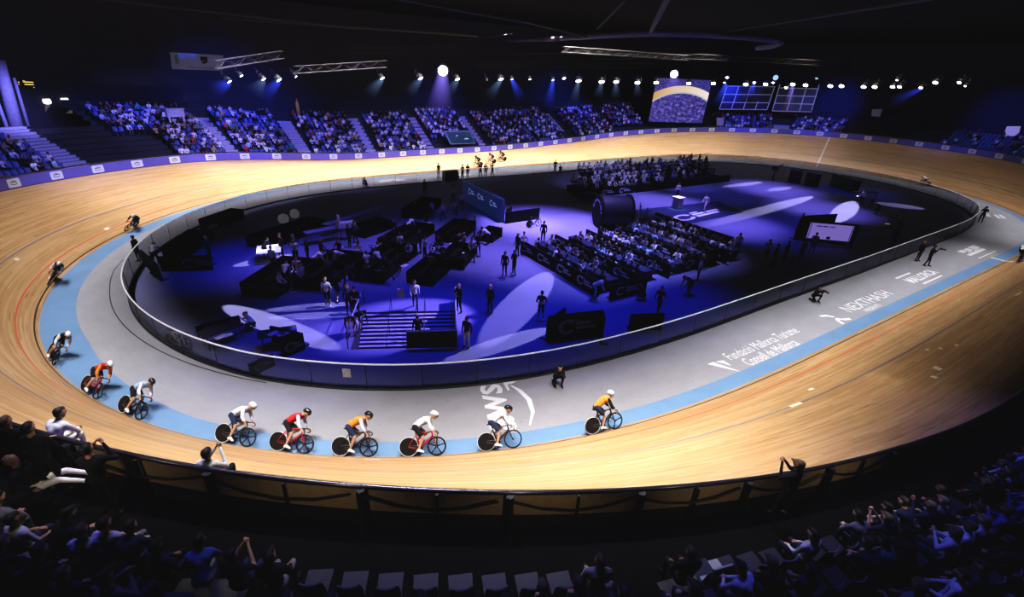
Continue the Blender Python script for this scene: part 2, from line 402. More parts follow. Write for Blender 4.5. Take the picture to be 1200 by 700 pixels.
CLOTH = {'white': (.75, .75, .78), 'black': (.012, .012, .014), 'navy': (.02, .028, .07), 'grey': (.17, .17, .19), 'red': (.45, .03, .03), 'blue': (.05, .09, .35), 'tan': (.42, .30, .17), 'teal': (.05, .28, .30), 'light blue': (.33, .48, .70), 'cream': (.72, .66, .52), 'orange': (.75, .25, .04), 'lilac': (.62, .60, .74)}
SKINS = [(.50, .29, .19), (.42, .24, .15), (.28, .15, .09), (.55, .34, .24)]
HAIRS = [(.012, .010, .009), (.03, .018, .010), (.10, .06, .03), (.008, .008, .008), (.22, .15, .07)]
def cloth(c): return M('cloth_' + c.replace(' ', '_'), CLOTH[c], .85, var=.15, scale=9, spec=.15)
def skin(i): return M('skin_tone_%s' % 'abcd'[i], SKINS[i], .55, var=.06, scale=12)
def hairm(i): return M('hair_%s' % 'abcde'[i], HAIRS[i], .6, var=.2, scale=30)
def set_mats(o, mats):
    for sl, m in zip(o.material_slots, mats): sl.link = 'OBJECT'; sl.material = m
def person(name, me, loc, rz, top, legs, label, group=None, sk=None, hr=None, shoe='black', scale=None, cat='person', rng=RNG):
    o = obj(name, me, None, label, cat, group)
    set_mats(o, [cloth(top), cloth(legs), skin(rng.randrange(4) if sk is None else sk), hairm(rng.randrange(5)) if not isinstance(hr, str) else cloth(hr), cloth(shoe)])
    o.location = loc; o.rotation_euler = (0, 0, rz); s = scale or rng.uniform(.95, 1.04); o.scale = (s, s, s)
    return o
def face_to(a, b): return math.atan2(b[1] - a[1], b[0] - a[0])

# ------------------------------------------------------------------ track bicycle and rider (x forward, y left, z up; origin under the rear hub)
RIM = M('bike_carbon', (.007, .007, .008), .5, var=.1, spec=.2); TYRE = M('bike_tyre', (.03, .03, .03), .7); TYREW = M('bike_tyre_pale', (.62, .60, .56), .6)
METAL = M('brushed_metal', (.45, .45, .47), .3, 1.0); BLACK = M('matt_black', (.012, .012, .013), .6, var=.2)
def wheel_parts(kind):
    R = .335; tyre = G(); tyre.tube([(R * .967 * math.cos(t), 0, R * .967 * math.sin(t)) for t in [2 * PI * k / 40 for k in range(40)]], .012, 8, closed=True)
    body = G(); rx = Matrix.Rotation(PI / 2, 4, 'X')
    if kind == 'disc': body.lathe([(.025, -.03), (.06, -.022), (.31, -.009), (.318, 0), (.31, .009), (.06, .022), (.025, .03)], 40, M4=rx)
    else:
        body.tube([(.298 * math.cos(t), 0, .298 * math.sin(t)) for t in [2 * PI * k / 40 for k in range(40)]], .022 if kind != 'spoked' else .014, 8, closed=True)
        body.lathe([(.022, -.045), (.03, -.02), (.03, .02), (.022, .045)], 12, M4=rx)
        ns = {'five': 5, 'tri': 3, 'spoked': 16}[kind]
        for k in range(ns):
            t = 2 * PI * k / ns + .3; c, s = math.cos(t), math.sin(t)
            if kind == 'spoked': body.tube([(.025 * c, .02, .025 * s), (.3 * c, 0, .3 * s)], .0022, 4)
            else: body.tube([(.02 * c, 0, .02 * s), (.15 * c, 0, .15 * s), (.295 * c, 0, .295 * s)], [.026, .016, .026], 6)
    return tyre, body
WHEELS = {}
def wheel_mesh(kind):
    if kind not in WHEELS:
        t, b = wheel_parts(kind); WHEELS[kind] = (t.mesh('tyre', TYRE, True), b.mesh('wheel_' + kind, RIM, kind != 'disc'))
    return WHEELS[kind]
BIKE_PARTS = {}
def bike_meshes():
    if BIKE_PARTS: return BIKE_PARTS
    B = BIKE_PARTS; bb = (.40, 0, .285); seat_cl = (.235, 0, .80); head_t = (.80, 0, .83); head_b = (.835, 0, .70)
    g = G(); g.tube([bb, seat_cl], [.03, .022], 10); g.tube([seat_cl, head_t], [.02, .024], 10); g.tube([bb, head_b], [.033, .03], 10); g.tube([head_t, head_b], [.026, .028], 10)
    g.tube([(.40, -.035, .285), (.40, .035, .285)], .034, 12)
    for s in (-1, 1):
        g.tube([(.40, s * .03, .285), (.2, s * .055, .30), (0, s * .055, .335)], [.016, .013, .012], 8); g.tube([(.245, s * .02, .74), (.12, s * .05, .54), (0, s * .055, .335)], [.013, .011, .011], 8)
    B['frame'] = g.mesh('frame', RIM, True)
    g = G(); g.tube([head_b, (.85, 0, .665)], .026, 8)
    for s in (-1, 1): g.tube([(.85, 0, .67), (.862, s * .055, .62), (.93, s * .055, .43), (.98, s * .052, .335)], [.02, .016, .013, .011], 8)
    B['fork'] = g.mesh('fork', RIM, True)
    g = G(); g.tube([head_t, (.795, 0, .85), (.91, 0, .845)], [.02, .02, .018], 8)
    for s in (-1, 1): g.tube([(.91, 0, .845), (.91, s * .12, .845), (.95, s * .185, .835), (1.01, s * .20, .80), (1.02, s * .205, .74), (.965, s * .205, .695), (.90, s * .205, .69)], .0145, 8)
    B['handlebar'] = g.mesh('handlebar', RIM, True)
    g = G(); g.tube([(.235, 0, .80), (.205, 0, .92)], .016, 8); B['seat_post'] = g.mesh('seat_post', RIM, True)
    g = G(); sad = [(.33, .022), (.25, .03), (.16, .06), (.07, .075), (.06, .06)]
    poly = [(x, y) for x, y in sad] + [(x, -y) for x, y in reversed(sad)]; g.prism(poly, .925, .955); B['saddle'] = g.mesh('saddle', BLACK)
    rx = Matrix.Translation(bb) @ Matrix.Rotation(PI / 2, 4, 'X')
    g = G(); g.lathe([(.03, .05), (.098, .052), (.10, .056), (.098, .06), (.03, .062)], 28, M4=rx); B['chainring'] = g.mesh('chainring', RIM)
    a = math.radians(-68); pc = (math.cos(a) * .165, math.sin(a) * .165)
    for s, nm in ((-1, 'r'), (1, 'l')):

        ex, ez = bb[0] - s * pc[0], bb[2] - s * pc[1]
        g = G(); g.tube([(bb[0], s * .06, bb[2]), (ex, s * .075, ez)], [.016, .012], 8); B['crank' + nm] = g.mesh('crank_arm', METAL, True)
        g = G(); g.box((ex, s * .125, ez), (.075, .085, .022)); B['pedal' + nm] = g.mesh('pedal', BLACK); B['foot' + nm] = (ex, s * .12, ez)
    g = G()
    for s in (1, -1): g.tube([(.40 , -.056, .285 + s * .095), (0, -.056, .335 + s * .03)], .004, 5)
    B['chain'] = g.mesh('chain', METAL)
    return B
def bike(label, loc, rot, frame_col, front='five', tyre_pale=True, group=None, kindlabel='bicycle'):
    B = bike_meshes(); t = thing('track_bicycle', label, 'bicycle', (0, 0, 0), group=group); t.matrix_world = rot
    t.matrix_world = Matrix.Translation(loc) @ rot
    fm = M('bike_paint_' + frame_col[0], frame_col[1], .3, var=.05)
    f = obj('frame', B['frame'], t); set_mats(f, [fm]); fk = obj('fork', B['fork'], t); set_mats(fk, [fm])
    obj('handlebar', B['handlebar'], t); obj('seat_post', B['seat_post'], t); obj('saddle', B['saddle'], t)
    c = obj('crankset', B['chainring'], t)
    for n in 'rl': obj('crank_arm', B['crank' + n], c); obj('pedal', B['pedal' + n], c)
    obj('chain', B['chain'], t)
    for nm, x, kd in (('rear_wheel', 0, 'disc'), ('front_wheel', .98, front)):
        ty, bd = wheel_mesh(kd); w = obj(nm, bd, t, loc=(x, 0, .335)); q = obj('tyre', ty, w)
        set_mats(q, [TYREW if (tyre_pale and nm == 'rear_wheel') else TYRE])
    return t
RIDER = {}
def rider_meshes():
    if RIDER: return RIDER
    B = bike_meshes(); fr, fl = B['footr'], B['footl']
    hip = ((.235, .095, 1.00), (.235, -.095, 1.00)); sh = ((.68, .175, 1.27), (.68, -.175, 1.27)); wr = ((.93, .205, .80), (.93, -.205, .80)); el = ((.76, .235, 1.02), (.76, -.235, 1.02))
    an = ((fl[0] - .10, fl[1] - .015, fl[2] + .10), (fr[0] - .10, fr[1] + .015, fr[2] + .10)); toe = ((fl[0] + .05, fl[1], fl[2] + .035), (fr[0] + .05, fr[1], fr[2] + .035))
    kn = []
    for i in (0, 1):   # two-bone leg
        h = Vector(hip[i]); a = Vector(an[i]); d = a - h; D = min(d.length, .86); L1, L2 = .44, .43
        x = (L1 * L1 - L2 * L2 + D * D) / (2 * D); hh = math.sqrt(max(0, L1 * L1 - x * x)); dn = d.normalized(); f = Vector((1, 0, .25)); f = (f - dn * f.dot(dn)).normalized()
        kn.append(tuple(h + dn * x + f * hh))
    pel = (.24, 0, 1.02); chest = (.56, 0, 1.235); neck = (.735, 0, 1.325); head = (.89, 0, 1.385); face = Vector((.86, 0, -.5)).normalized()
    mid = lerp(pel, chest, .5); mid = (mid[0], mid[1], mid[2] + .035)
    torso = [(pel, mid, .125, .122, 0), (mid, chest, .122, .132, 0), (lerp(sh[0], chest, .5), lerp(sh[1], chest, .5), .11, .11, 0), (lerp(sh[0], neck, .2), lerp(sh[1], neck, .2), .068, .068, 0)]
    body = [(p, q, a, b, 0) for p, q, a, b, _ in torso] + [(lerp(hip[0], hip[1], .2), lerp(hip[0], hip[1], .8), .12, .12, 0), (neck, head, .056, .054, 0)]
    body += [(p, q, a, b, 1 if r == HAIR and a < .02 else 0) for p, q, a, b, r in head_caps(head, face)]
    jersey = list(torso); shorts = [(lerp(hip[0], hip[1], .2), lerp(hip[0], hip[1], .8), .124, .124, 0)]; shoes = [[], []]
    for i in (0, 1):
        k = Vector(kn[i]); h = Vector(hip[i])
        body += [(sh[i], el[i], .055, .043, 0), (el[i], wr[i], .041, .03, 0), (hip[i], kn[i], .09, .06, 0), (kn[i], lerp(kn[i], an[i], .35), .056, .056, 0), (lerp(kn[i], an[i], .35), an[i], .056, .036, 0), (an[i], toe[i], .04, .03, 0)]
        body += [(p, q, a, b, 0) for p, q, a, b, _ in hand_caps(wr[i], (.62, 0, -.78), (0, -1 if i == 0 else 1, 0), 1.1, .0105)]
        jersey += [(sh[i], el[i], .058, .048, 1), (el[i], lerp(el[i], wr[i], .45), .046, .041, 1)]
        shorts += [(hip[i], lerp(hip[i], kn[i], .74), .095, .074, 0)]
        shoes[i] = [(an[i], toe[i], .047, .038, 0), (an[i], (an[i][0] - .03, an[i][1], an[i][2] - .03), .046, .042, 0)]
    RIDER['body'] = blend_caps('rider_body', body, .009, 2, 2)
    RIDER['jersey'] = blend_caps('jersey', jersey, .014, 2, 2, .012); RIDER['shorts'] = blend_caps('shorts', shorts, .014, 1, 2, .010)
    RIDER['shoe0'] = blend_caps('shoe', shoes[0], .012, 1, 1, .006); RIDER['shoe1'] = blend_caps('shoe', shoes[1], .012, 1, 1, .006)
    c = Vector(head); f = Vector(face); s = Vector((0, 1, 0)); u = f.cross(s); u = -u if u.z < 0 else u
    RIDER['helmet'] = blend_caps('helmet', [(c - f * .075 + u * .065, c + f * .03 + u * .075, .108, .096, 0), (c - f * .11 + u * .03, c - f * .15 + u * .02, .085, .05, 0)], .014, 2, 2)
    g = G(); n = 9
    vs = []
    for r, dz in ((.122, .045), (.118, -.012)):
        for k in range(n):
            t = -1.0 + 2.0 * k / (n - 1); vs.append(c + f * (.012 + r * math.cos(t)) + s * (r * .92 * math.sin(t)) + u * dz)
    g.add(vs, [(k, k + 1, n + k + 1, n + k) for k in range(n - 1)]); RIDER['visor'] = g.mesh('visor', M('visor_black', (.01, .01, .012), .08, spec=.9, var=0), True)
    return RIDER
def rider(label, loc, rot, jersey, sleeve, shorts, helmet, sk=0, shoe='white', visor=True):
    Rm = rider_meshes(); o = obj('cyclist', Rm['body'], None, label, 'person'); o.matrix_world = Matrix.Translation(loc) @ rot
    set_mats(o, [skin(sk), hairm(0)])
    j = obj('jersey', Rm['jersey'], o); set_mats(j, [cloth(jersey), cloth(sleeve)])
    set_mats(obj('shorts', Rm['shorts'], o), [cloth(shorts)])
    for i in '01': set_mats(obj('shoe', Rm['shoe' + i], o), [cloth(shoe)])
    h = obj('helmet', Rm['helmet'], o); hm = M('helmet_' + helmet.replace(' ', '_'), CLOTH[helmet], .25, var=.04); set_mats(h, [hm, hm])
    if visor: obj('visor', Rm['visor'], h)
    return o
def track_frame(s, o, lean):
    """rotation with x along the riding direction, z leaning lean radians towards the inside of the bend"""
    th = heading(s); t = Vector((math.cos(th), math.sin(th), 0)); n = Vector((math.sin(th), -math.cos(th), 0))
    z = Vector((0, 0, 1)) * math.cos(lean) - n * math.sin(lean); y = z.cross(t)
    return Matrix(((t.x, y.x, z.x, 0), (t.y, y.y, z.y, 0), (t.z, y.z, z.z, 0), (0, 0, 0, 1)))

# ------------------------------------------------------------------ the setting: track, apron, infield floor, stands, walls, roof
FENCE_S = [0, 25, 40, 62, 100, 130, 150, 165, 190, 205, 215, 225, 240, 250]
FENCE_O = [-4.4, -4.9, -5.2, -5.2, -4.7, -4.9, -4.9, -4.3, -3.65, -3.6, -3.9, -4.2, -4.35, -4.4]
def fence_o(s): return np.interp(np.mod(s, 250), FENCE_S, FENCE_O)
def blue_w(s): return np.interp(np.mod(s, 250), [0, 60, 150, 175, 195, 205, 212, 250], [.8, .8, .8, 1.1, 1.5, .8, .72, .8])
def shifted(fn, dz): return lambda ss: P(ss, fn(ss), dz)
WOOD = wood_mat()
struct(strip('track', 0, 250, .5, [(o, 0) for o in np.linspace(0, TRACK_W, 9)], WOOD, closed=True))
GREY = apron_mat('apron_grey', (.275, .275, .30), (.10, .10, .11)); BLUE = apron_mat('band_blue', (.13, .235, .40), (.10, .22, .40))
def mk_uv_strip(name, fa, fb, mat, dz, s0=0, s1=250, ds=.5):
    o = strip(name, s0, s1, ds, [shifted(fa, dz), shifted(lambda s: (fa(s) + fb(s)) / 2, dz), shifted(fb, dz)], mat, closed=(s1 - s0 == 250)); return struct(o)
mk_uv_strip('apron', lambda s: fence_o(s) - .3, lambda s: -blue_w(s), GREY, 0)
mk_uv_strip('blue_band', lambda s: -blue_w(s), lambda s: 0 * s, BLUE, 0)
DARK = M('dark_rubber', (.02, .02, .022), .7)
kerb_o = lambda s: np.interp(s, [184, 188, 198, 206], [-2.5, -2.8, -3.2, -3.5])
struct(mk_uv_strip('trim_1', kerb_o, lambda s: kerb_o(s) + .05, DARK, .012, 182, 206))
# pale patches on the wood: a few line marks, the rest painted light glints
LINE_GLINT = M('pale_line_glint', (.72, .68, .60), .6)
for s, o, l, w in ((228.3, 2.43, .75, .16), (230.5, 1.94, .35, .12), (238.1, 3.88, .42, .3), (242.2, 3.49, .25, .16), (236.9, 4.18, .3, .22), (4.2, 3.0, 1.2, .14), (190.2, 1.75, .3, .22), (184.0, 2.1, .35, .2), (176.2, .95, .45, .2), (212.3, .6, .5, .1), (241.0, 3.2, .2, .14), (240.2, 2.9, .22, .14)):
    g = G(); g.quad(P(s, o, .012), P(s, o + w, .012), P(s + l, o + w, .012), P(s + l, o, .012)); struct(g.build('track_mark_glint', LINE_GLINT))

g = G(); g.quad(P(14.45, -.85, .012), P(14.45, 0, .012), P(14.75, 0, .012), P(14.75, -.85, .012)); struct(g.build('track_mark_glint', LINE_GLINT))
# infield floor with the opening of the stairwell
SU = Vector((.906, -.423, 0)); SV = Vector((-.423, -.906, 0)); S0 = Vector((-33.6, -8.5, 0))
SW, SA, SB = 5.0, 1.3, 5.2
def sp(u, v, z=0.0): return S0 + SU * u + SV * v + Vector((0, 0, z))
ring_s = np.arange(0, 250, 1.25); loop = [Vector(p) for p in P(ring_s, fence_o(ring_s) - .02, 0)]
hole = [sp(0, SA), sp(SW, SA), sp(SW, SB), sp(0, SB)]
import bmesh
bm = bmesh.new()
def _loop(b, pts):
    vs = [b.verts.new(p) for p in pts]
    return [b.edges.new((vs[i], vs[(i + 1) % len(vs)])) for i in range(len(vs))]
es = _loop(bm, loop) + _loop(bm, hole)
bmesh.ops.triangle_fill(bm, use_beauty=True, use_dissolve=False, edges=es)
bmesh.ops.recalc_face_normals(bm, faces=bm.faces)
if sum(f.normal.z for f in bm.faces) < 0: bmesh.ops.reverse_faces(bm, faces=bm.faces)
FLOORM = M('infield_floor', (.20, .20, .36), .6, var=.10, scale=.25, spec=.3)
me = bpy.data.meshes.new('floor'); bm.to_mesh(me); bm.free(); me.materials.append(FLOORM); struct(obj('floor', me))

# ---- stairwell: treads going down towards the near straight, side walls, rails
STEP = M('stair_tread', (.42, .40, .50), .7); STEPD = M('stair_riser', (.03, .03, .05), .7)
st = thing('staircase', 'wide stairs going down through the infield floor between metal rails', 'stairs', sp(SW / 2, SA))
inv = Matrix.Translation(-sp(SW / 2, SA))
for i in range(13):
    g = G(); v0 = SA + .25 * i; z = -.11 - .10 * i
    g.add([inv @ sp(0.02, v0, z), inv @ sp(SW - .02, v0, z), inv @ sp(SW - .02, v0 + .25, z), inv @ sp(.02, v0 + .25, z)], [(0, 1, 2, 3)], 0)
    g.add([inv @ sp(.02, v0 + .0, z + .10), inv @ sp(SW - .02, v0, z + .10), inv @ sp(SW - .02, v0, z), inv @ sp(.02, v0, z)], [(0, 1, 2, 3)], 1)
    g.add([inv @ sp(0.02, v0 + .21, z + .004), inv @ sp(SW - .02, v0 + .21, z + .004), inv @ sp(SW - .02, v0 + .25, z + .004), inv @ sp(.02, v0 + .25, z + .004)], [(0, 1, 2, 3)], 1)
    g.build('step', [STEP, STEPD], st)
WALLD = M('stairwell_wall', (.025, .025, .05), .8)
g = G()
for a, b in ((sp(0, SA), sp(0, SB)), (sp(SW, SB), sp(SW, SA)), (sp(0, SB), sp(SW, SB))):
    z = Vector((0, 0, -2.6)); g.quad(a, b, b + z, a + z)
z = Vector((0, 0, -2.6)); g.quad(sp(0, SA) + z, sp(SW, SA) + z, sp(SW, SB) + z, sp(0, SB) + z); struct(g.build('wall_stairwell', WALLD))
RAILW = M('rail_pale_metal', (.62, .60, .70), .35, .3)
def guard(label, pts, posts, h=1.0, infill=None, loc=None):
    t = thing('guard_rail', label, 'railing', pts[0]); b = Vector(pts[0])
    g = G(); g.tube([Vector(p) - b + Vector((0, 0, h)) for p in pts], .035, 8); g.build('top_rail', RAILW, t, True)
    g = G(); g.tube([Vector(p) - b + Vector((0, 0, h * .5)) for p in pts], .018, 6); g.build('middle_rail', BLACK, t, True)
    for p in posts:
        g = G(); p = Vector(p) - b; g.tube([p, p + Vector((0, 0, h))], .022, 6); g.build('post', BLACK, t)
    if infill:
        g = G()
        for a, c in zip(pts, pts[1:]):
            a = Vector(a) - b; c = Vector(c) - b; g.quad(a + Vector((0, 0, .03)), c + Vector((0, 0, .03)), c + Vector((0, 0, h - .05)), a + Vector((0, 0, h - .05)))
        g.build('shade_panel', infill, t)
    return t
SHADE_PANEL = M('added_shade_panel', (.008, .008, .01), .9)  # panel added under the right rail to shade that side of the stairs
guard('pale rail along the left side of the infield stairs', [sp(-.1, .2), sp(-.1, SB)], [sp(-.1, v) for v in (.2, 1.8, 3.5, SB)])
guard('pale rail with added black shade panel right of the infield stairs', [sp(SW + .1, .2), sp(SW + .1, SB + .1), sp(SW - 2.3, SB + .1)], [sp(SW + .1, v) for v in (.2, 2., 3.6)] + [sp(SW + .1, SB + .1), sp(SW - 2.3, SB + .1)], infill=SHADE_PANEL)
for u in (1.55, 2.95, 3.4):
    o_ = sp(SW / 2, SA); pts = [sp(u, SA - .05, .9) - o_, sp(u, SA + 2.9, -.3) - o_]
    g = G(); g.tube(pts, .02, 6)
    for k in (0, .5, 1):
        p = pts[0].lerp(pts[1], k); g.tube([p, p - Vector((0, 0, .9))], .015, 6)
    g.build('handrail', BLACK, st)

# ---- infield fence: smoked glass panels, bright top rail, posts
GLASS = glass_mat('smoked_glass', (.58, .58, .62), .40)
fence = thing('infield_fence', 'smoked glass fence with bright top rail around the infield', 'fence', (0, 0, 0))
ss = np.arange(0, 250, .5)
ft = M('fence_top_rail_glow', (.92, .92, .95), .4, spec=.6, emit=(.9, .88, 1), es=.22)  # slight self-glow in place of light falling on the rail
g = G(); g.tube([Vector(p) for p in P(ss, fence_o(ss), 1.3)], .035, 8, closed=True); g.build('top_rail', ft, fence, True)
g = G(); g.tube([Vector(p) for p in P(ss, fence_o(ss), .03)], .045, 6, closed=True); g.build('base_rail', BLACK, fence, True)
npan = 90
for k in range(npan):
    a, b = 250 / npan * k, 250 / npan * (k + 1); g = G(); q = np.linspace(a + .015, b - .015, 4); lo = P(q, fence_o(q), .06); hi = P(q, fence_o(q), 1.27)
    for j in range(3): g.quad(lo[j], lo[j + 1], hi[j + 1], hi[j])
    g.build('glass_panel', GLASS, fence)
    g = G(); p = V3(a, float(fence_o(a)) - .03); g.tube([p, p + Vector((0, 0, 1.3))], .018, 6); g.build('post', BLACK, fence)

# ---- outer safety rail with its purple advertising band
PURP = M('banner_purple', (.13, .11, .42), .6, var=.08, scale=.7); PLY = M('rail_plywood', (.34, .24, .13), .7); STEEL = M('dark_steel', (.02, .02, .022), .5, .6)
rail = thing('safety_rail', 'purple advertising band with white logos round the top of the track', 'safety rail', (0, 0, 0))
strip('banner', 0, 250, .5, [(6.98, .05), (6.98, .80)], PURP, rail, closed=True)
strip('back_panel', 0, 250, .5, [(7.03, .22), (7.03, .80)], PLY, rail, closed=True)
RAILTOP = M('rail_top_steel', (.10, .10, .13), .25, .8)
g = G(); g.tube([Vector(p) for p in P(np.arange(0, 250, .5), 7.02, .88)], .05, 8, closed=True); g.build('top_rail', RAILTOP, rail, True)
strip('skirt', 0, 250, .5, [(7.03, -.9), (7.03, .22)], BLACK, rail, closed=True)
for k, s in enumerate(np.arange(204, 240, 1.2)):
    g = G(); w = .09 if k % 2 == 0 else .035
    q = V3(s, 7.1); th = heading(s); tt = Vector((math.cos(th), math.sin(th), 0)); nn = Vector((math.sin(th), -math.cos(th), 0))
    g.tube([q + Vector((0, 0, -.8)), q + Vector((0, 0, .86))], w, 6)
    if k % 2 == 0:
        g.tube([V3(s + e_ * .55, 7.12, h_) for e_, h_ in ((0, .72), (1, .5), (2, .42), (3, .5), (4, .72))], .028, 5)
        g.tube([q + nn * .5 + Vector((0, 0, -.8)), q + Vector((0, 0, .6))], .04, 6)
    g.build('rail_post', STEEL, rail)
LOGOW = M('logo_white', (.78, .78, .82), .5, var=.04); LOGOD = M('logo_ink', (.02, .02, .05), .6)
def on_banner(s, x, z, e=.0): return P(s - x, 6.97 - e, z)      # x runs to the right for a viewer standing on the infield
for s in np.arange(40, 190, 2.9):
    g = G(); rr = [(-.42, .18), (-.36, .12), (.36, .12), (.42, .18), (.42, .66), (.36, .72), (-.36, .72), (-.42, .66)]
    g.add([on_banner(s, x, z) for x, z in rr], [tuple(range(8))], 0)
    for sh in ([(-.26, .36), (-.1, .29), (.08, .29), (.22, .36), (.2, .39), (.07, .33), (-.09, .33), (-.23, .40)], [(-.22, .46), (.2, .46), (.2, .52), (-.22, .52)], [(-.12, .56), (.12, .56), (.12, .59), (-.12, .59)]):
        g.add([on_banner(s, x, z, .008) for x, z in sh], [tuple(range(len(sh)))], 1)
    g.build('logo', [LOGOW, LOGOD], rail)

# ---- terraces of the stands
def row_r(k): return TRACK_W + 1.3 + .85 * k
def row_z(k): return .12 + .42 * k
CONC = M('terrace_concrete', (.028, .028, .034), .85, scale=1.2)
def terrace(name, s0, s1, rows, rr=None, rz_=None, mat=None):
    row_r, row_z = rr or globals()['row_r'], rz_ or globals()['row_z']
    prof = [(TRACK_W + .06, min(0, row_z(0))), (row_r(0) - .1, min(0, row_z(0)))]
    for k in range(rows): prof += [(row_r(k) - .1, row_z(k)), (row_r(k) + .75, row_z(k))]
    return struct(strip(name, s0, s1, 1.0, [(o, z) for o, z in prof], mat or CONC, smooth=False))
terrace('stand_far', 94, 166.0, 13); terrace('stand_left', 166.0, 194, 8); terrace('stand_right', 36, 94, 6)
def near_r(k): return TRACK_W + 1.55 + .85 * k
def near_z(k): return -.15 + .42 * k
terrace('stand_near', 194, 286, 6, near_r, near_z, M('terrace_shaded', (.004, .004, .0045), .95, scale=1.2, spec=0.0))  # near stand's shade put into a darker copy of the concrete
STAIRL = M('aisle_step', (.42, .40, .50), .8)
def aisle(label, s, w, rows, k0=0, skew=0.0):
    t = thing('aisle_stairs', label, 'aisle', V3(s, row_r(k0), row_z(k0))); base = Vector(t.location); t['kind'] = 'structure'
    for k in range(k0, rows):
        for h in (0, 1):
            a = row_r(k) - .1 + .42 * h; z = row_z(k) + .03 + .21 * h; g = G(); sk = skew * (k + h / 2 - k0)
            q = [P(s - w / 2 + sk, a, z), P(s + w / 2 + sk, a, z), P(s + w / 2 + sk, a + .42, z), P(s - w / 2 + sk, a + .42, z)]
            lo = [P(s - w / 2 + sk, a, z - .2), P(s + w / 2 + sk, a, z - .2)]
            g.add([Vector(p) - base for p in q + lo], [(0, 1, 2, 3), (0, 4, 5, 1)]); g.build('step', STAIRL, t)
def s_far(px):
    sg = np.linspace(40, 180, 561); pp = P(sg, TRACK_W, .9); xs = [(px_of(p) or (9e9, 0))[0] for p in pp]
    return float(sg[int(np.argmin(np.abs(np.array(xs) - px)))])
AISLES = []
for px, w, rows, k0, lb in ((113, 1.9, 8, 0, 'lit stairs beside the leftmost seating block'), (282, 1.5, 9, 0, 'stairs right of the white commentary box'), (364, 1.3, 9, 0, 'stairs under the pair of left roof lamps'), (441, 1.2, 10, 0, 'purple lit stairs left of the violet light beam'),
                            (511, 1.2, 10, 0, 'purple lit stairs just left of the teal panel'), (574, 1.1, 10, 0, 'purple lit stairs just right of the teal panel'), (675, .8, 9, 3, 'short lit stairs high up between the far seat blocks'), (916, 2.0, 3, 0, 'wide lit stairs below the gridded windows')):
    s = s_far(px); AISLES.append((s, w)); aisle(lb, s, w, rows, k0)

# ---- hall walls, roof
WALL = M('hall_wall', (.035, .035, .05), .9, scale=.4); ROOF = M('roof_black', (.004, .004, .005), .95, spec=.1)
struct(strip('wall_ring', 0, 250, 2.0, [(TRACK_W + 14.5, -6), (TRACK_W + 14.5, 20)], WALL, closed=True))
g = G(); q = P(np.arange(0, 250, 2.5), TRACK_W + 14.7); g.add([(p[0], p[1], 19.5) for p in q], [tuple(range(len(q)))]); struct(g.build('ceiling', ROOF))

# ---- roof steel and lighting trusses
TRUSS = M('truss_steel', (.04, .037, .035), .7, .0, var=.25, scale=2)
def truss(label, a, b, size=.55, drop=None):
    a, b = Vector(a), Vector(b); d = (b - a); L = d.length; d.normalize(); n = Vector((-d.y, d.x, 0)).normalized(); t = thing('lighting_truss', label, 'truss', a)
    for sy in (-1, 1):
        for sz in (-1, 1):
            o = n * sy * size / 2 + Vector((0, 0, sz * size / 2)); g = G(); g.tube([o, d * L + o], .05, 6); g.build('chord', TRUSS, t)
    g = G(); k = max(2, int(L / size / 1.4))
    for i in range(k):
        p, q = d * (L * i / k), d * (L * (i + 1) / k)
        for sy in (-1, 1):
            o = n * sy * size / 2; zz = Vector((0, 0, size / 2)); sg = 1 if i % 2 else -1; g.tube([p + o + zz * sg, q + o - zz * sg], .025, 4)
        g.tube([p + n * size / 2 + Vector((0, 0, -size / 2)), p - n * size / 2 + Vector((0, 0, -size / 2))], .025, 4)
    g.build('lacing', TRUSS, t); return t
for i, (a, b, off, lb) in enumerate((((410, 58), (590, 60), 4, 'long pale truss above the violet beam'), ((345, 82), (452, 75), 3, 'sloping truss left of the violet beam'), ((252, 76), (330, 64), 3, 'short sloping truss right of the hanging banner'), ((600, 66), (745, 66), 3, 'truss above the far lamp row, right of centre'),
                                     ((660, 58), (805, 68), 1, 'upper truss sloping down towards the video screen'), ((805, 66), (960, 74), 2, 'truss above the gridded windows'), ((560, 74), (760, 77), 6, 'lower dark truss right behind the lamp row'))):
    truss(lb, at_ring(*a, off), at_ring(*b, off), .7)
BEAMD = M('roof_steel', (.09, .09, .10), .6)
for a, b, r, lb in (((100, -3), (420, 34), .10, 'pale roof beam slanting down from the top left'), ((130, 12), (560, 42), .16, 'second roof beam under the slanting one top left'), ((462, -2), (612, 26), .10, 'thin roof beam at top centre left'), ((480, 55), (600, 40), .06, 'thin cable strut above the long truss'),
                    ((783, -4), (762, 38), .22, 'broad upright roof beam at top centre'), ((838, 39), (1095, -2), .09, 'thin roof beam rising to the top right'), ((732, 1), (700, 34), .08, 'thin roof strut left of the broad beam'), ((600, 22), (690, 44), .12, 'short roof beam joining the ring beam')):
    A, B_ = at(*a, 17.0) if a[1] < 60 else at_ring(*a, 6), at(*b, 16.5); g = G(); g.tube([Vector((0, 0, 0)), B_ - A], r, 6); g.build('roof_beam', BEAMD, None, label=lb, cat='beam', loc=A)
pts = [at(x, y, 16.6) for x, y in ((590, 47), (640, 46), (700, 42), (760, 39), (820, 40), (870, 43), (908, 47), (916, 50), (905, 54), (888, 56))]
g = G(); g.tube([p - pts[0] for p in pts], .32, 8); g.build('ring_beam', M('ring_beam_paint', (.20, .19, .28), .6), None, True, label='curved pale ring beam under the dark roof', cat='beam', loc=pts[0])

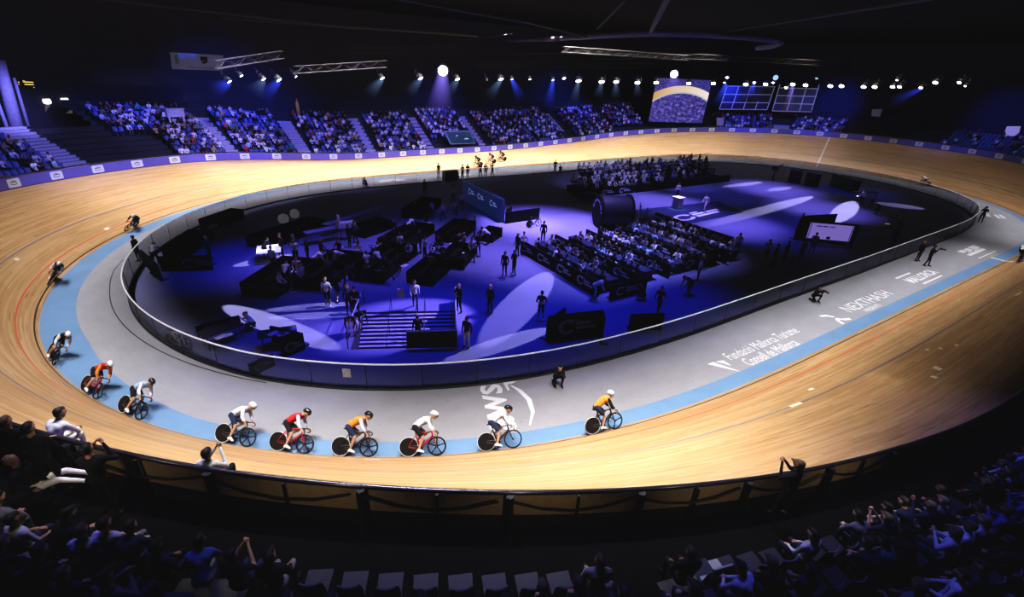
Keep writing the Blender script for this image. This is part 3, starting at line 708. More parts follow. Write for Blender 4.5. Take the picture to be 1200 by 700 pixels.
# ------------------------------------------------------------------ lamps on the far trusses, and their beams in the haze
LENS_W = M('lamp_lens_white', (.9, .9, .9), .3, emit=(1, .97, .92), es=14, var=0); LENS_B = M('lamp_lens_blue', (.7, .8, .9), .3, emit=(.55, .62, 1), es=7, var=0)
LENS_D = M('lamp_lens_dim', (.5, .7, .8), .3, emit=(.35, .6, .8), es=1.0, var=0); LENS_BIG = M('lamp_lens_violet', (.9, .9, 1), .3, emit=(.90, .86, 1), es=16, var=0)
CAN = M('lamp_housing', (.015, .015, .017), .5)
FOCUS = Vector((-5, -2, 0))
LAMP_M = {}
def lamp_meshes(r):
    if r not in LAMP_M:
        h = G(); h.lathe([(r * .45, .95 * r + .25), (r * .75, .6 * r + .2), (r * 1.06, .12), (r * 1.1, 0), (r * 1.02, .0)], 14)
        l = G(); l.lathe([(.001, -.04 * r), (r * .6, -.02 * r), (r * .98, .02)], 18, cap=False)
        y = G(); y.tube([(r * 1.15, 0, .25), (r * 1.15, 0, r + .55), (-r * 1.15, 0, r + .55), (-r * 1.15, 0, .25)], .035, 6); y.tube([(0, 0, r + .55), (0, 0, r + .95)], .05, 6)
        LAMP_M[r] = h.mesh('housing', CAN, True), l.mesh('lens', LENS_W, True), y.mesh('yoke', CAN)
    return LAMP_M[r]
#        px   py   radius lens aim-forward
LAMPS = [(269, 96, .26, 'B', 1), (283, 89, .20, 'W', 1), (309, 93, .24, 'W', 1), (327, 94, .30, 'W', 1), (347, 90, .14, 'W', 1), (448, 92, .30, 'W', 1), (493, 92, .34, 'W', 1), (519, 83, .62, 'V', 2), (536, 93, .34, 'W', 1), (587, 93, .36, 'W', 1), (600, 93, .20, 'B', 1), (571, 94, .12, 'D', 1), (621, 93, .20, 'B', 1), (648, 94, .20, 'B', 1),
         (661, 92, .26, 'W', 1), (678, 95, .42, 'W', 1), (705, 96, .42, 'W', 1), (722, 96, .42, 'W', 1), (747, 97, .42, 'W', 1), (769, 97, .42, 'W', 1), (790, 87, .62, 'V', 2), (807, 98, .40, 'W', 1), (836, 98, .40, 'W', 1), (852, 91, .30, 'B', 1), (849, 97, .18, 'W', 1), (874, 99, .42, 'W', 1), (884, 97, .26, 'W', 1), (897, 99, .40, 'W', 1),
         (909, 91, .44, 'D', 2), (906, 97, .24, 'W', 1), (921, 103, .28, 'W', 1), (929, 99, .40, 'W', 1), (944, 100, .40, 'W', 1), (957, 92, .26, 'D', 1), (973, 101, .40, 'W', 1), (986, 101, .40, 'W', 1), (1012, 102, .38, 'W', 1), (1025, 102, .38, 'W', 1), (1046, 102, .34, 'W', 1), (1054, 102, .30, 'W', 1), (1051, 94, .20, 'B', 1), (1079, 103, .26, 'W', 1), (1096, 97, .34, 'W', 1), (1124, 97, .26, 'W', 1), (1131, 101, .16, 'W', 1)]
LAMP_POS = []
NAMEL = {'W': 'white', 'B': 'small bluish', 'D': 'dim teal', 'V': 'very large glaring violet-white'}
for i, (px, py, r, ln, aim) in enumerate(LAMPS):
    r = round(r * 1.25, 2)
    p = at_ring(px, py, 3.0 if px < 1000 else 1.0); LAMP_POS.append(p)
    d = (Vector((p.x * .25, p.y * .25, 0)) - p).normalized() if aim == 1 else ((EYE - p).normalized() + Vector((0, 0, -.15))).normalized()
    if aim == 1: d = (d + Vector((0, 0, -1.0))).normalized()
    side = 'left of the violet beam' if px < 519 else 'between violet beam and video screen' if px < 790 else 'above the gridded windows' if px < 965 else 'above the dark right stand'
    grp = [q for q in LAMPS if (q[0] < 519) == (px < 519) and (519 <= q[0] < 790) == (519 <= px < 790) and (790 <= q[0] < 965) == (790 <= px < 965)]
    nth = ['first', 'second', 'third', 'fourth', 'fifth', 'sixth', 'seventh', 'eighth', 'ninth', 'tenth', 'eleventh', 'twelfth', 'thirteenth', 'fourteenth', 'fifteenth', 'sixteenth'][grp.index(LAMPS[i])]
    lab = f'{NAMEL[ln]} stage lamp, {nth} from the left {side}' if ln != 'V' else ('very large glaring lamp with violet beam over the far stand' if px < 600 else 'very large glaring lamp in front of the video screen')
    t = thing('stage_lamp', lab, 'lamp', p, group='stage lamps on the far truss'); t.rotation_euler = (-d).to_track_quat('Z', 'Y').to_euler()
    hm, lm, ym = lamp_meshes(r)
    obj('housing', hm, t); l = obj('lens', lm, t); set_mats(l, [{'W': LENS_W, 'B': LENS_B, 'D': LENS_D, 'V': LENS_BIG}[ln]]); obj('yoke', ym, t)
def beam(px, py, tx, ty, r0, r1, col, strength, lab, off=3.0, far=None):
    a = at_ring(px, py, off); b = at_ring(tx, ty, far if far is not None else off); d = b - a; L = d.length
    g = G(); n = 20; g.lathe([(r1, -L), (r0, 0)], n)
    o = g.build('light_beam', beam_mat('haze_beam_%d_%d' % (px, tx), col, strength, L, r0, r1), None, True, label=lab, cat='light beam', kind='stuff'); o.location = a
    o.rotation_euler = (-d).to_track_quat('Z', 'Y').to_euler(); return o
VIO = (.30, .22, 1); DB = (.05, .10, 1); PALEB = (.25, .40, .75)
beam(519, 84, 514, 142, .65, 2.6, VIO, 1.6, 'broad violet light beam falling on the far stand')
beam(790, 88, 788, 118, .6, 3.0, VIO, .8, 'violet light beam in front of the video screen')
for x, y, tx, ty, c, s, lab in ((269, 97, 246, 108, DB, .9, 'blue haze beam of the leftmost lamp'), (309, 94, 296, 112, PALEB, .45, 'pale haze beam left of the centre-left dark gap'), (327, 95, 305, 118, DB, .8, 'blue haze beam of the fourth lamp from the left'), (448, 93, 430, 113, PALEB, .5, 'pale haze beam slanting left above the far stand'), (493, 93, 477, 112, PALEB, .45, 'pale haze beam left of the violet one'),
                               (536, 94, 524, 112, PALEB, .45, 'pale haze beam just right of the violet one'), (587, 94, 571, 116, PALEB, .5, 'pale haze beam slanting left of the blue pair'), (600, 94, 612, 118, DB, .9, 'blue haze beam slanting right at centre'), (648, 95, 642, 128, DB, .9, 'blue haze beam falling straight at centre'), (678, 96, 671, 124, PALEB, .4, 'pale haze beam right of the straight blue one'),
                               (705, 97, 700, 116, PALEB, .4, 'pale haze beam of the second big white lamp'), (722, 97, 721, 118, PALEB, .4, 'pale haze beam of the third big white lamp'), (747, 98, 747, 116, PALEB, .3, 'faint haze beam left of the video screen'), (851, 98, 838, 126, DB, 1.1, 'blue haze beam right of the video screen'), (929, 100, 921, 136, VIO, .6, 'violet haze beam crossing the gridded windows'), (884, 98, 876, 118, DB, .9, 'blue haze beam in front of the left windows'), (1080, 104, 1040, 122, DB, .5, 'faint blue haze beam over the dark right stand')):
    beam(x, y, tx, ty, .30, 1.25, c, s * 3.0, lab)

# ------------------------------------------------------------------ things in and above the far stands
def upright(off, px, py):
    """frame of an upright board: position seen at a pixel, x to the viewer's right along the stand, z up, facing the infield"""
    p = at_ring(px, py, off); s, _ = offs(p.x, p.y); th = heading(float(s[0])); x = -Vector((math.cos(th), math.sin(th), 0))
    return p, x
def width_at(p, px): return px * (p - EYE).dot(fw) / FPX
# video screen
A_, B_ = at_ring(765, 118, 8.6), at_ring(829, 119, 8.6)
ctr = (A_ + B_) / 2; xd = (B_ - A_).normalized(); xd.z = 0; xd.normalize(); nrm = Vector((xd.y, -xd.x, 0))
if (EYE - ctr).dot(nrm) < 0: nrm = -nrm
Wd = (B_ - A_).length; Hd = width_at(ctr, 47)
m = bpy.data.materials.new('video_picture'); m.use_nodes = True; g_ = NT(m); bs = g_.n['Principled BSDF']; u, v = g_.uv()
dx = g_.math('SUBTRACT', u, .53); dy = g_.math('ADD', v, .28)
rr = g_.math('SQRT', g_.math('ADD', g_.math('MULTIPLY', g_.math('MULTIPLY', dx, dx), 1.35), g_.math('MULTIPLY', dy, dy)))
spk = g_.noise(g_.vec(u, v), 16, 4, .7); spk2 = g_.noise(g_.vec(g_.math('MULTIPLY', u, 3.0), v), 26, 3, .7)
inf = g_.ramp(spk, [(.36, (.012, .012, .06)), (.52, (.06, .045, .28)), (.66, (.25, .2, .62)), (.78, (.75, .72, .95))])
crw = g_.ramp(spk2, [(.38, (.01, .01, .05)), (.55, (.05, .04, .26)), (.7, (.35, .3, .75))])
col = g_.mix(g_.math('GREATER_THAN', rr, .955), inf, (.42, .47, .55))
wood = g_.mix(g_.math('MULTIPLY', u, 1.0), (.62, .33, .08), (.85, .76, .70))
col = g_.mix(g_.math('GREATER_THAN', rr, .985), col, wood); col = g_.mix(g_.math('GREATER_THAN', rr, 1.13), col, crw)
edge = g_.math('MULTIPLY', g_.math('GREATER_THAN', v, .02), 1.0)
g_.l.new(col, bs.inputs['Emission Color']); bs.inputs['Emission Strength'].default_value = 1.0; bs.inputs['Base Color'].default_value = (.01, .01, .01, 1)
scr = thing('video_screen', 'large hanging video screen showing the curving track', 'screen', ctr)
g = G(); zz = Vector((0, 0, Hd / 2)); hx = xd * Wd / 2; g.quad(-hx * 1.04 - zz, hx * .95 - zz, hx - zz * -1, -hx + zz)
me = g.mesh('picture', m); l = me.uv_layers.new(name='UVMap')
for k, c in enumerate(((0, 0), (1, 0), (1, 1), (0, 1))): l.data[k].uv = c
obj('picture', me, scr, loc=nrm * .12)
g = G(); q = [-hx * 1.05 - zz * 1.02, hx * .97 - zz * 1.02, hx * 1.02 + zz * 1.02, -hx * 1.02 + zz * 1.02]; g.add(q + [p - nrm * .25 for p in q], [(3, 2, 1, 0), (4, 5, 6, 7), (0, 1, 5, 4), (1, 2, 6, 5), (2, 3, 7, 6), (3, 0, 4, 7)]); g.build('casing', BLACK, scr)
for k in (-.7, .7):
    g = G(); g.tube([hx * k + zz, hx * k + zz * 1.9], .05, 6); g.build('hanger', STEEL, scr)
# gridded windows high in the far wall
WF = M('window_frame', (.60, .60, .72), .5, emit=(.55, .52, .85), es=.14); WP = glass_mat('window_pane', (.05, .05, .10), .85, (.01, .012, .06), .4)  # bars given a weak glow so the grid reads as lit
for n_, (cols, rows_, top, bot) in enumerate((([848, 862, 876, 890, 904], [101, 110.5, 120, 128], 101, 128), ([910, 927, 942, 956], [103, 112, 121, 130], 103, 130))):
    w = thing('window_%d' % (n_ + 1), 'tall window with pale grid bars in the far wall', 'window', (0, 0, 0)); w['kind'] = 'structure'
    lean = -9; g = G()
    for c in cols: g.tube([at_ring(c + 4, top - (0 if n_ == 0 else 4), 14), at_ring(c + lean + 4, bot, 14)], .09, 6)
    for y in rows_:
        f = (y - top) / (bot - top) * lean + 4; g.tube([at_ring(cols[0] + f, y, 14), at_ring(cols[-1] + f, y + (1.2 if n_ else .6), 14)], .08, 6)
    g.build('window_frame', WF, w)
    g = G(); g.quad(at_ring(cols[0] + 4 + lean, bot, 14.2), at_ring(cols[-1] + 4 + lean, bot, 14.2), at_ring(cols[-1] + 4, top, 14.2), at_ring(cols[0] + 4, top, 14.2)); g.build('window_pane', WP, w)
# hanging banner top left
def board(name, label, cat, corners, off, mat, th=.1, group=None):
    pts = [at_ring(x, y, off) for x, y in corners]; c = sum(pts, Vector()) / len(pts); n = (pts[1] - pts[0]).cross(pts[3] - pts[0]).normalized()
    if n.dot(EYE - c) < 0: n = -n
    t = thing(name, label, cat, c, group=group); g = G(); q = [p - c for p in pts]; g.add(q + [p - n * th for p in q], [(3, 2, 1, 0), (4, 5, 6, 7), (0, 1, 5, 4), (1, 2, 6, 5), (2, 3, 7, 6), (3, 0, 4, 7)]); g.build('panel', mat, t)
    return t, q, n
def flat_on(q, n, shapes, mat, name, parent, e=.03):
    """flat marks on a board with corners q (top-left, top-right, bottom-right, bottom-left); x, y in 0..1"""
    g = G()
    for vs, fs in shapes:
        g.add([q[3] + (q[2] - q[3]) * x + ((q[0] - q[3]) * (1 - x) + (q[1] - q[2]) * x) * y + n * e for x, y in vs], fs)
    return g.build(name, mat, parent)
def lettering(body, x, y, h, aspect, bold=.0):
    vs, fs = text_shape(body, 1.0, bold); return [(x + vx * h / aspect, y + vy * h) for vx, vy, _ in vs], fs
def blob(cx_, cy_, rx, ry, n=14, hole=0.0, a0=0, a1=360):
    vs, fs = [], []
    if hole:
        for k in range(n + 1):
            t = math.radians(a0 + (a1 - a0) * k / n); vs += [(cx_ + rx * math.cos(t), cy_ + ry * math.sin(t)), (cx_ + rx * hole * math.cos(t), cy_ + ry * hole * math.sin(t))]
        return vs, [(2 * k, 2 * k + 1, 2 * k + 3, 2 * k + 2) for k in range(n)]
    return [(cx_ + rx * math.cos(2 * PI * k / n), cy_ + ry * math.sin(2 * PI * k / n)) for k in range(n)], [tuple(range(n))]
def bar(x0, y0, x1, y1): return [(x0, y0), (x1, y0), (x1, y1), (x0, y1)], [(0, 1, 2, 3)]
BANW = M('banner_cloth', (.012, .012, .014), .9, emit=(.30, .29, .36), es=.13, scale=2); INK = M('banner_ink', (.015, .015, .02), .9); CREST = M('banner_crest', (.012, .006, .004), .9, spec=0)  # the banner's lit grey comes from a glow in the cloth
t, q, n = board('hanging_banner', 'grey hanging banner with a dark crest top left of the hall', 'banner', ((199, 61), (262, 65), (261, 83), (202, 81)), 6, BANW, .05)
flat_on(q, n, [lettering('Govern de les Illes Balears', .58, .10, .17, 3.4, .01)], INK, 'lettering', t)
flat_on(q, n, [([(.54, .84), (.68, .84), (.68, .5), (.61, .38), (.54, .5)], [(0, 4, 3, 2, 1)])], CREST, 'crest', t)
flat_on(q, n, [blob(.1, .66, .028, .09, 10, .6), blob(.1, .44, .034, .10, 10, .6), bar(.075, .78, .125, .82)], CREST, 'emblem', t)
# teal advertising panel in the stand
TEAL = M('teal_panel', (.006, .022, .05), .6, emit=(.02, .10, .20), es=.22, var=.05); TEALF = M('teal_panel_edge', (.12, .18, .26), .5, emit=(.3, .42, .6), es=.05)
t, q, n = board('advertising_sign', 'dark teal panel with pale frame standing in the far stand', 'sign', ((521, 154), (551, 154), (557, 168), (528, 169)), 8.4, TEAL, .3)
flat_on(q, n, [bar(0, .95, 1, 1.03), bar(0, -.03, 1, .04), bar(-.02, 0, .03, 1), bar(.97, 0, 1.01, 1)], TEALF, 'frame', t)
flat_on(q, n, [blob(.42, .5, .09, .2, 14, .62, 40, 320), bar(.53, .52, .70, .62), bar(.53, .36, .80, .46), blob(.52, .48, .05, .14, 10, .6)], LOGOW, 'logo', t)
# leaning lit pillars at the left edge, yellow indicator board, dim doorways
PIL = M('pillar_paint', (.30, .29, .42), .7)
for (a, b, r, lb) in (((5, 86), (22, 160), .5, 'thick leaning pillar lit violet at the far left'), ((-3, 118), (12, 160), .16, 'thin pillar left of the thick leaning one'), ((22, 106), (33, 148), .14, 'thin dark pillar right of the thick leaning one')):
    A = at_ring(*a, 16); B_ = at_ring(*b, 16); A.z += 1.0; g = G(); g.tube([Vector((0, 0, 0)), A - B_], [r, r * .75], 14); o = g.build('pillar', PIL, None, True, label=lb, cat='pillar', loc=B_); o['kind'] = 'thing'
YEL = M('indicator_yellow', (.6, .45, .1), .5, emit=(.9, .65, .15), es=1.2)
t, q, n = board('indicator_board', 'small black board with rows of yellow lights far left', 'sign', ((20, 93), (41, 94), (41, 104), (21, 103)), 21, BLACK, .1)
flat_on(q, n, [bar(.3, .68, .9, .78), bar(.38, .40, .92, .5), bar(.02, .62, .1, .72), bar(.03, .38, .1, .46), bar(.28, .85, .42, .9), bar(.9, .1, .96, .18)], YEL, 'light_row', t)
DIMW = M('doorway_dim', (.10, .10, .10), .8, emit=(.12, .12, .115), es=.55, var=.4, scale=3)
for k, (x, y, w_, h_, lb) in enumerate(((59, 128, 12, 11, 'dim lit doorway high at left, the left one'), (79, 128, 12, 10, 'dim lit doorway high at left, the middle one'), (103, 126, 5, 9, 'narrow dim doorway high at left, the right one'))):
    d_, q, n = board('door_%d' % (k + 1), lb, 'door', ((x - w_ / 2, y - h_ / 2), (x + w_ / 2, y - h_ / 2), (x + w_ / 2, y + h_ / 2), (x - w_ / 2, y + h_ / 2)), 21.35, DIMW); d_['kind'] = 'structure'
for k, (x, y) in enumerate(((55, 119), (76, 118))):
    p = at_ring(x, y, 21.2); g = G(); g.lathe([(.30, .25), (.36, 0), (.30, -.2), (.05, -.28)], 12); g.build('wall_light', M('wall_light_glow', (.8, .8, .8), .4, emit=(1, .97, .9), es=1.2), None, True, label=('pale round wall light above the left dim doorway', 'pale round wall light above the middle dim doorway')[k], cat='lamp', loc=p)
# commentary box (white table-like cabin) at the top of the left block, white booth at right
BOX = M('booth_white', (.66, .64, .76), .7)
def booth(label, px, py, w_, h_, off):
    p = at_ring(px, py, off); s, _ = offs(p.x, p.y); th = heading(float(s[0])); t = thing('commentary_booth', label, 'booth', p, (0, 0, th + PI)); W2 = width_at(p, w_); H2 = width_at(p, h_)
    g = G(); g.box((0, 0, H2 * .62), (W2, .9, H2 * .5)); g.build('cabin', BOX, t)
    g = G(); g.box((0, 0, H2 * .90), (W2 * 1.08, 1.05, H2 * .06)); g.build('lid', BOX, t)
    for sx in (-1, 1):
        for sy in (-1, 1): g = G(); g.box((sx * W2 * .4, sy * .36, H2 * .19), (W2 * .09, .1, H2 * .38)); g.build('leg', BOX, t)
    return t
booth('white booth on legs above the left seating block', 206, 143, 19, 16, 13.5)
t, q, n = board('white_board', 'small white board left of the booth on legs', 'board', ((190, 131.5), (195.5, 131.5), (195.5, 137), (190, 137)), 13.3, BOX, .06)
t, q, n = board('white_board', 'bright slanted white board in the stand at the right edge', 'board', ((1180, 148), (1196, 148), (1193, 160), (1175, 160)), 12.5, M('board_lilac', (.6, .55, .85), .6, emit=(.5, .42, .9), es=.35), .06)  # last material glows lilac so the white board looks lit
t, q, n = board('white_board', 'dim grey board in the dark right of the windows', 'board', ((1022, 128), (1034, 128), (1031, 137), (1021, 136)), 13, M('board_grey', (.3, .3, .36), .7, emit=(.25, .25, .32), es=.12), .06)  # dim light on the grey board given as glow
t, q, n = board('notice_sign', 'lilac panel at the foot of the far stand below the screen', 'sign', ((840, 138), (848, 138), (848, 147), (840, 147)), 7.5, M('panel_lilac', (.4, .36, .62), .7), .06)
g = G(); g.box((0, 0, 0), (.35, .35, 1.8)); g.tube([(0, 0, .9), (0, 0, 1.3)], .05, 6); g.build('warning_post', M('post_orange', (.45, .25, .06), .7, emit=(.5, .3, .08), es=.1), None, label='small orange upright post high in the far stand', cat='post', loc=at_ring(349, 128, 16))  # post carries a faint glow to look lit

# ------------------------------------------------------------------ lettering painted on the apron
PAINT = M('apron_paint_white', (.74, .74, .77), .6, var=.02)
def decal(name, s0, o0, shapes, ang=0.0, label='', dz=.008):
    """flat marks painted on the floor: local x runs along the track and y towards the infield, turned by ang"""
    g = G(); ca, sa = math.cos(ang), math.sin(ang)
    for vs, fs in shapes:
        g.add([P(s0 + x * ca - y * sa, o0 - (x * sa + y * ca), dz) for x, y in [v[:2] for v in vs]], fs)
    o = g.build(name, PAINT, None, label=label, cat='floor lettering'); return o
def words_at(body, x, y, h, bold=.0, stretch=1.0):
    vs, fs = text_shape(body, h, bold); return [(x + vx * stretch, y + vy) for vx, vy, _ in vs], fs
decal('floor_lettering', 232.75, -1.02, [words_at('Fundació Mallorca Turisme', .55, .55, .92, -.004, .62), words_at('Consell de Mallorca', .05, -.22, .92, -.004, .60)], 0, 'white two-line lettering on the near apron beside a slanted wedge mark')
decal('floor_emblem', 229.3, -1.15, [([(-.55, .75), (-.1, .75), (.42, -.45)], [(0, 2, 1)]), ([(.05, .75), (.50, .62), (.45, .1)], [(0, 2, 1)])], 0, 'white slanted wedge emblem left of the two-line floor lettering')
decal('floor_lettering', 244.7, -1.38, [words_at('NEXTHASH', .0, .0, 1.15, -.004, 1.0), words_at('PRESENTS', -.9, -.45, .42, .0, 1.0)], 0, 'white capitals on the near apron beside a two-leaf emblem')
decal('floor_emblem', 240.2, -1.45, [([(-.75, .72), (-.2, .55), (.05, .15), (-.15, .12), (-.38, .38), (-.75, .5)], [(0, 1, 2, 3, 4, 5)]), ([(-.6, -.55), (-.45, -.15), (-.15, .05), (.15, -.2), (.65, -.35), (.55, -.55), (.1, -.42), (-.1, -.2), (-.3, -.3), (-.4, -.62)], [tuple(range(10))])], 0, 'white two-leaf emblem left of the capitals on the apron')
decal('floor_lettering', 3.3, -1.75, [words_at('MALLORCA', .2, -.18, 1.0, .03, .85), bar(-2.2, .78, .2, .95), bar(-1.5, -.62, 1.9, -.5)], 0, 'bold white lettering with bars on the apron before the finish line')
decal('floor_lettering', 15.6, -2.35, [bar(-2.2, -.5, 1.6, -.2), bar(-1.9, .1, -.9, .55), bar(-.7, .05, .3, .5), bar(.5, .0, 2.0, .55), bar(-1.2, -.1, -.2, .02), bar(0, -.15, 1.4, -.03), bar(-2.4, -1.1, 2.0, -1.02)], 0, 'white lettering in short bars on the apron beyond the finish line')
decal('floor_lettering', 36.2, -2.9, [bar(-1.0, .4, .2, .8), bar(.35, .3, 1.2, .75), bar(-1.2, -.4, 1.0, -.1), bar(-.6, -.9, 1.4, -.6)], 0, 'white lettering at the far right bend of the apron')
for s_, lb in ((146.6, 'faint white lettering on the far apron, left one'), (137.5, 'faint white lettering on the far apron, right one')): decal('floor_lettering', s_, -2.3, [bar(-1.6, -.1, -.2, .35), bar(.0, -.1, 1.7, .3), bar(-1.2, -.6, 1.2, -.35)], 0, lb)
arc = []
pts_c = [(-.95, -.92), (-.2, -1.32), (.6, -1.42), (1.3, -1.2), (1.72, -.90)]; th_ = [.05, .17, .24, .22, .12]
for (x, y), w in zip(pts_c, th_): arc += [(x, y + w / 2), (x, y - w / 2)]
sw = (arc, [(2 * k, 2 * k + 1, 2 * k + 3, 2 * k + 2) for k in range(4)])
hd = ([(1.38, -.62), (2.0, -.56), (1.98, -1.32), (1.84, -1.0), (1.80, -.74), (1.42, -.75)], [(0, 5, 4, 1), (1, 4, 3, 2)])
vs_, fs_ = text_shape('aws', 2.25, .03); aws = ([(vx * .90 + .45, vy - .36) for vx, vy, _ in vs_], fs_)
decal('floor_lettering', 217.45, -1.95, [aws, sw, hd], PI / 2, 'large white sideways lettering with a curved arrow on near apron')

# ------------------------------------------------------------------ riders on the track
CP = {'black': ('black', (.014, .014, .016)), 'red': ('red', (.45, .015, .02)), 'white': ('white', (.7, .7, .7)), 'blue': ('blue', (.05, .1, .3))}
RIDERS = [((705, 507), .2, 'orange', 'black', 'navy', 'white', 'black', 'tri', 0, 'leading rider in orange jersey and white helmet crouched over the bars', 'black bicycle with three-spoke front wheel under the leading rider'),
          ((584, 527), .15, 'white', 'white', 'navy', 'black', 'black', 'spoked', 0, 'second rider in white jersey and dark helmet passing the sideways lettering', 'black bicycle with thin-spoked front wheel by the sideways lettering'),
          ((494, 534), .15, 'white', 'white', 'black', 'white', 'red', 'five', 0, 'third rider in white jersey, black shorts and white helmet', 'red bicycle with five-spoke front wheel, third from the front'),
          ((414, 535), .1, 'orange', 'lilac', 'navy', 'black', 'black', 'five', 1, 'fourth rider in orange jersey with pale sleeves and black helmet', 'black bicycle with pale-rimmed rear disc, fourth from the front'),
          ((342, 529), .1, 'red', 'lilac', 'black', 'black', 'red', 'five', 0, 'fifth rider in red jersey with pale sleeves and black helmet', 'red bicycle with black disc wheel, fifth from the front'),
          ((272, 522), .1, 'lilac', 'white', 'navy', 'white', 'black', 'five', 0, 'sixth rider in pale lilac jersey and white helmet', 'black bicycle with five-spoke wheel, sixth from the front'),
          ((152, 488), .1, 'light blue', 'white', 'black', 'black', 'black', 'five', 0, 'seventh rider in light blue jersey and black helmet on the bend', 'black bicycle of the light blue rider on the bend'),
          ((105, 463), .05, 'red', 'orange', 'black', 'white', 'red', 'five', 0, 'eighth rider in red and orange jersey with white helmet', 'red bicycle under the red and orange rider on the bend'),
          ((68, 420), .05, 'black', 'white', 'black', 'white', 'black', 'five', 0, 'ninth rider in black jersey with white sleeves on the blue band', 'black bicycle leaning on the blue band at the left'),
          ((62, 333), .25, 'black', 'white', 'black', 'white', 'black', 'five', 0, 'rider in black with white helmet leaning low at the left edge', 'black bicycle leaning low at the left edge of the bend'),
          ((158, 270), .2, 'black', 'black', 'black', 'lilac', 'black', 'five', 2, 'rider all in black low on the upper left of the bend', 'black bicycle on the upper left of the bend'),
          ((1081, 218), .25, 'white', 'white', 'black', 'white', 'black', 'five', 0, 'distant rider in white on the far right bend', 'black bicycle of the distant rider on the far right bend'),
          ((1193, 310), .9, 'cream', 'navy', 'black', 'orange', 'black', 'five', 0, 'rider with pale back crossing the white finish line at right edge', 'black bicycle on the white finish line at the right edge'),
          ((560, 197), 1.2, 'black', 'black', 'black', 'black', 'black', 'five', 1, 'first of three dark distant riders on the far straight, left one', 'left of three dark bicycles on the far straight'),
          ((574, 194), 2.0, 'black', 'grey', 'black', 'black', 'black', 'five', 2, 'middle of three dark distant riders on the far straight', 'middle of three dark bicycles on the far straight'),
          ((589, 193), 2.6, 'black', 'black', 'black', 'black', 'black', 'five', 1, 'right one of three dark distant riders on the far straight', 'right of three dark bicycles on the far straight')]
for (px, o_abs, je, sl, so_, he, fc, fw_, sk, lab, blab) in RIDERS:
    s, _ = so_at(*px); s -= .45; b = float(bank(s)); lean = max(b * .85, .60 * float(np.interp(s, [140, 160, 215, 232], [0, 1, 1, 0])))
    loc = V3(s, o_abs, .004) + Vector((0, 0, .004)); rot = track_frame(s, o_abs, lean)
    grp = None
    bike(blab, loc, rot, CP[fc], fw_, True, grp); rider(lab, loc, rot, je, sl, so_, he, sk, 'white', True)

# ------------------------------------------------------------------ the infield
HB = M('hoarding_black', (.006, .006, .007), .8, spec=.12); HBL = M('hoarding_blue', (.012, .03, .12), .5)
MARK = M('hoarding_mark', (.55, .55, .68), .6); MARKD = M('hoarding_mark_dim', (.10, .11, .20), .6)
def swoosh(x=.2, k=1.0, asp=3.0):
    """ring-and-lines mark printed on the hoardings"""
    r = .30 * k; return [blob(x, .5, r / asp * 1.1, r, 14, .62, 35, 325), bar(x + .16, .55, x + .42, .68), bar(x + .16, .36, x + .55, .49), bar(x + .08, .72, x + .2, .78)]
def hoarding(a, b, h, label, mark=None, mat=None, markmat=None, th=.12, flip=False, group=None, n_marks=1):
    a, b = Vector((a[0], a[1], 0)), Vector((b[0], b[1], 0)); d = b - a; L = d.length; d.normalize(); n = Vector((d.y, -d.x, 0))
    if n.dot(EYE - a) < 0: n = -n
    t = thing('advertising_hoarding', label, 'hoarding', (a + b) / 2, group=group); hx = d * L / 2; zz = Vector((0, 0, h)); g = G()
    q = [-hx, hx, hx + zz, -hx + zz]; g.add([p + n * th / 2 for p in q] + [p - n * th / 2 for p in q], [(0, 1, 2, 3), (7, 6, 5, 4), (4, 5, 1, 0), (5, 6, 2, 1), (6, 7, 3, 2), (7, 4, 0, 3)]); g.build('panel', mat or HB, t)
    if mark:
        left, right = (-hx, hx) if (d.dot(r2) > 0) else (hx, -hx)
        for k in range(n_marks):
            l2 = left.lerp(right, k / n_marks); r3 = left.lerp(right, (k + 1) / n_marks); asp = L / n_marks / h
            qq = [l2 + zz, r3 + zz, r3, l2]; qq = [p + n * th / 2 for p in qq]; flat_on(qq, n, swoosh(mark, 1.0, asp), markmat or MARK, 'printed_mark', t, .01)
    for k in (-.9, .9):
        g = G(); g.box(tuple(hx * k - n * .2 + Vector((0, 0, .03))), (min(.08, L * .3), .4, .06), rz=math.atan2(n.y, n.x) - PI / 2); g.build('foot', STEEL, t)
    return t
def wp(px, py, z=0): p = at(px, py, z); return (p.x, p.y)
# big drum-shaped tunnel sign
dl, dr = at(695, 266), at(728, 266); 
Rd = 1.42; ax = (Vector((-7.4, -4.1, 0)) - Vector((-11.4, -2.4, 0))).normalized()
drum = thing('drum_sign', 'big dark drum-shaped tunnel sign lying on the infield', 'sign', Vector((-9.6, -3.2, 0)))
mz = Matrix.Translation((0, 0, Rd + .03)) @ Matrix.Rotation(math.atan2(ax.y, ax.x), 4, 'Z') @ Matrix.Rotation(PI / 2, 4, 'Y')
g = G(); g.lathe([(Rd * .97, -1.35), (Rd * .97, 1.35)], 40, M4=mz, cap=False); g.build('barrel', M('drum_navy', (.008, .009, .022), .6), drum, True)
for zc, nm in ((-1.4, 'left'), (1.4, 'right')):
    g = G(); g.lathe([(Rd * .97, zc - .1), (Rd * 1.04, zc - .1), (Rd * 1.04, zc + .1), (Rd * .97, zc + .1)], 40, M4=mz); g.build('end_disc', HB, drum)
def disc_mark(a0, a1, ra, rb, zc): 
    vs, fs = blob(0, 0, ra, ra, 16, rb / ra, a0, a1); g = G(); g.add([mz @ Vector((x, y, zc)) for x, y in vs], fs); return g
mk = M('drum_mark', (.42, .40, .55), .6)
disc_mark(130, 215, Rd * .74, Rd * .64, -1.52).build('printed_arc', mk, drum)
for a0, a1, ra, rb in ((95, 118, .80, .62), (225, 252, .80, .62), (258, 270, .86, .7)): disc_mark(a0, a1, Rd * ra, Rd * rb, -1.52).build('printed_word', mk, drum)
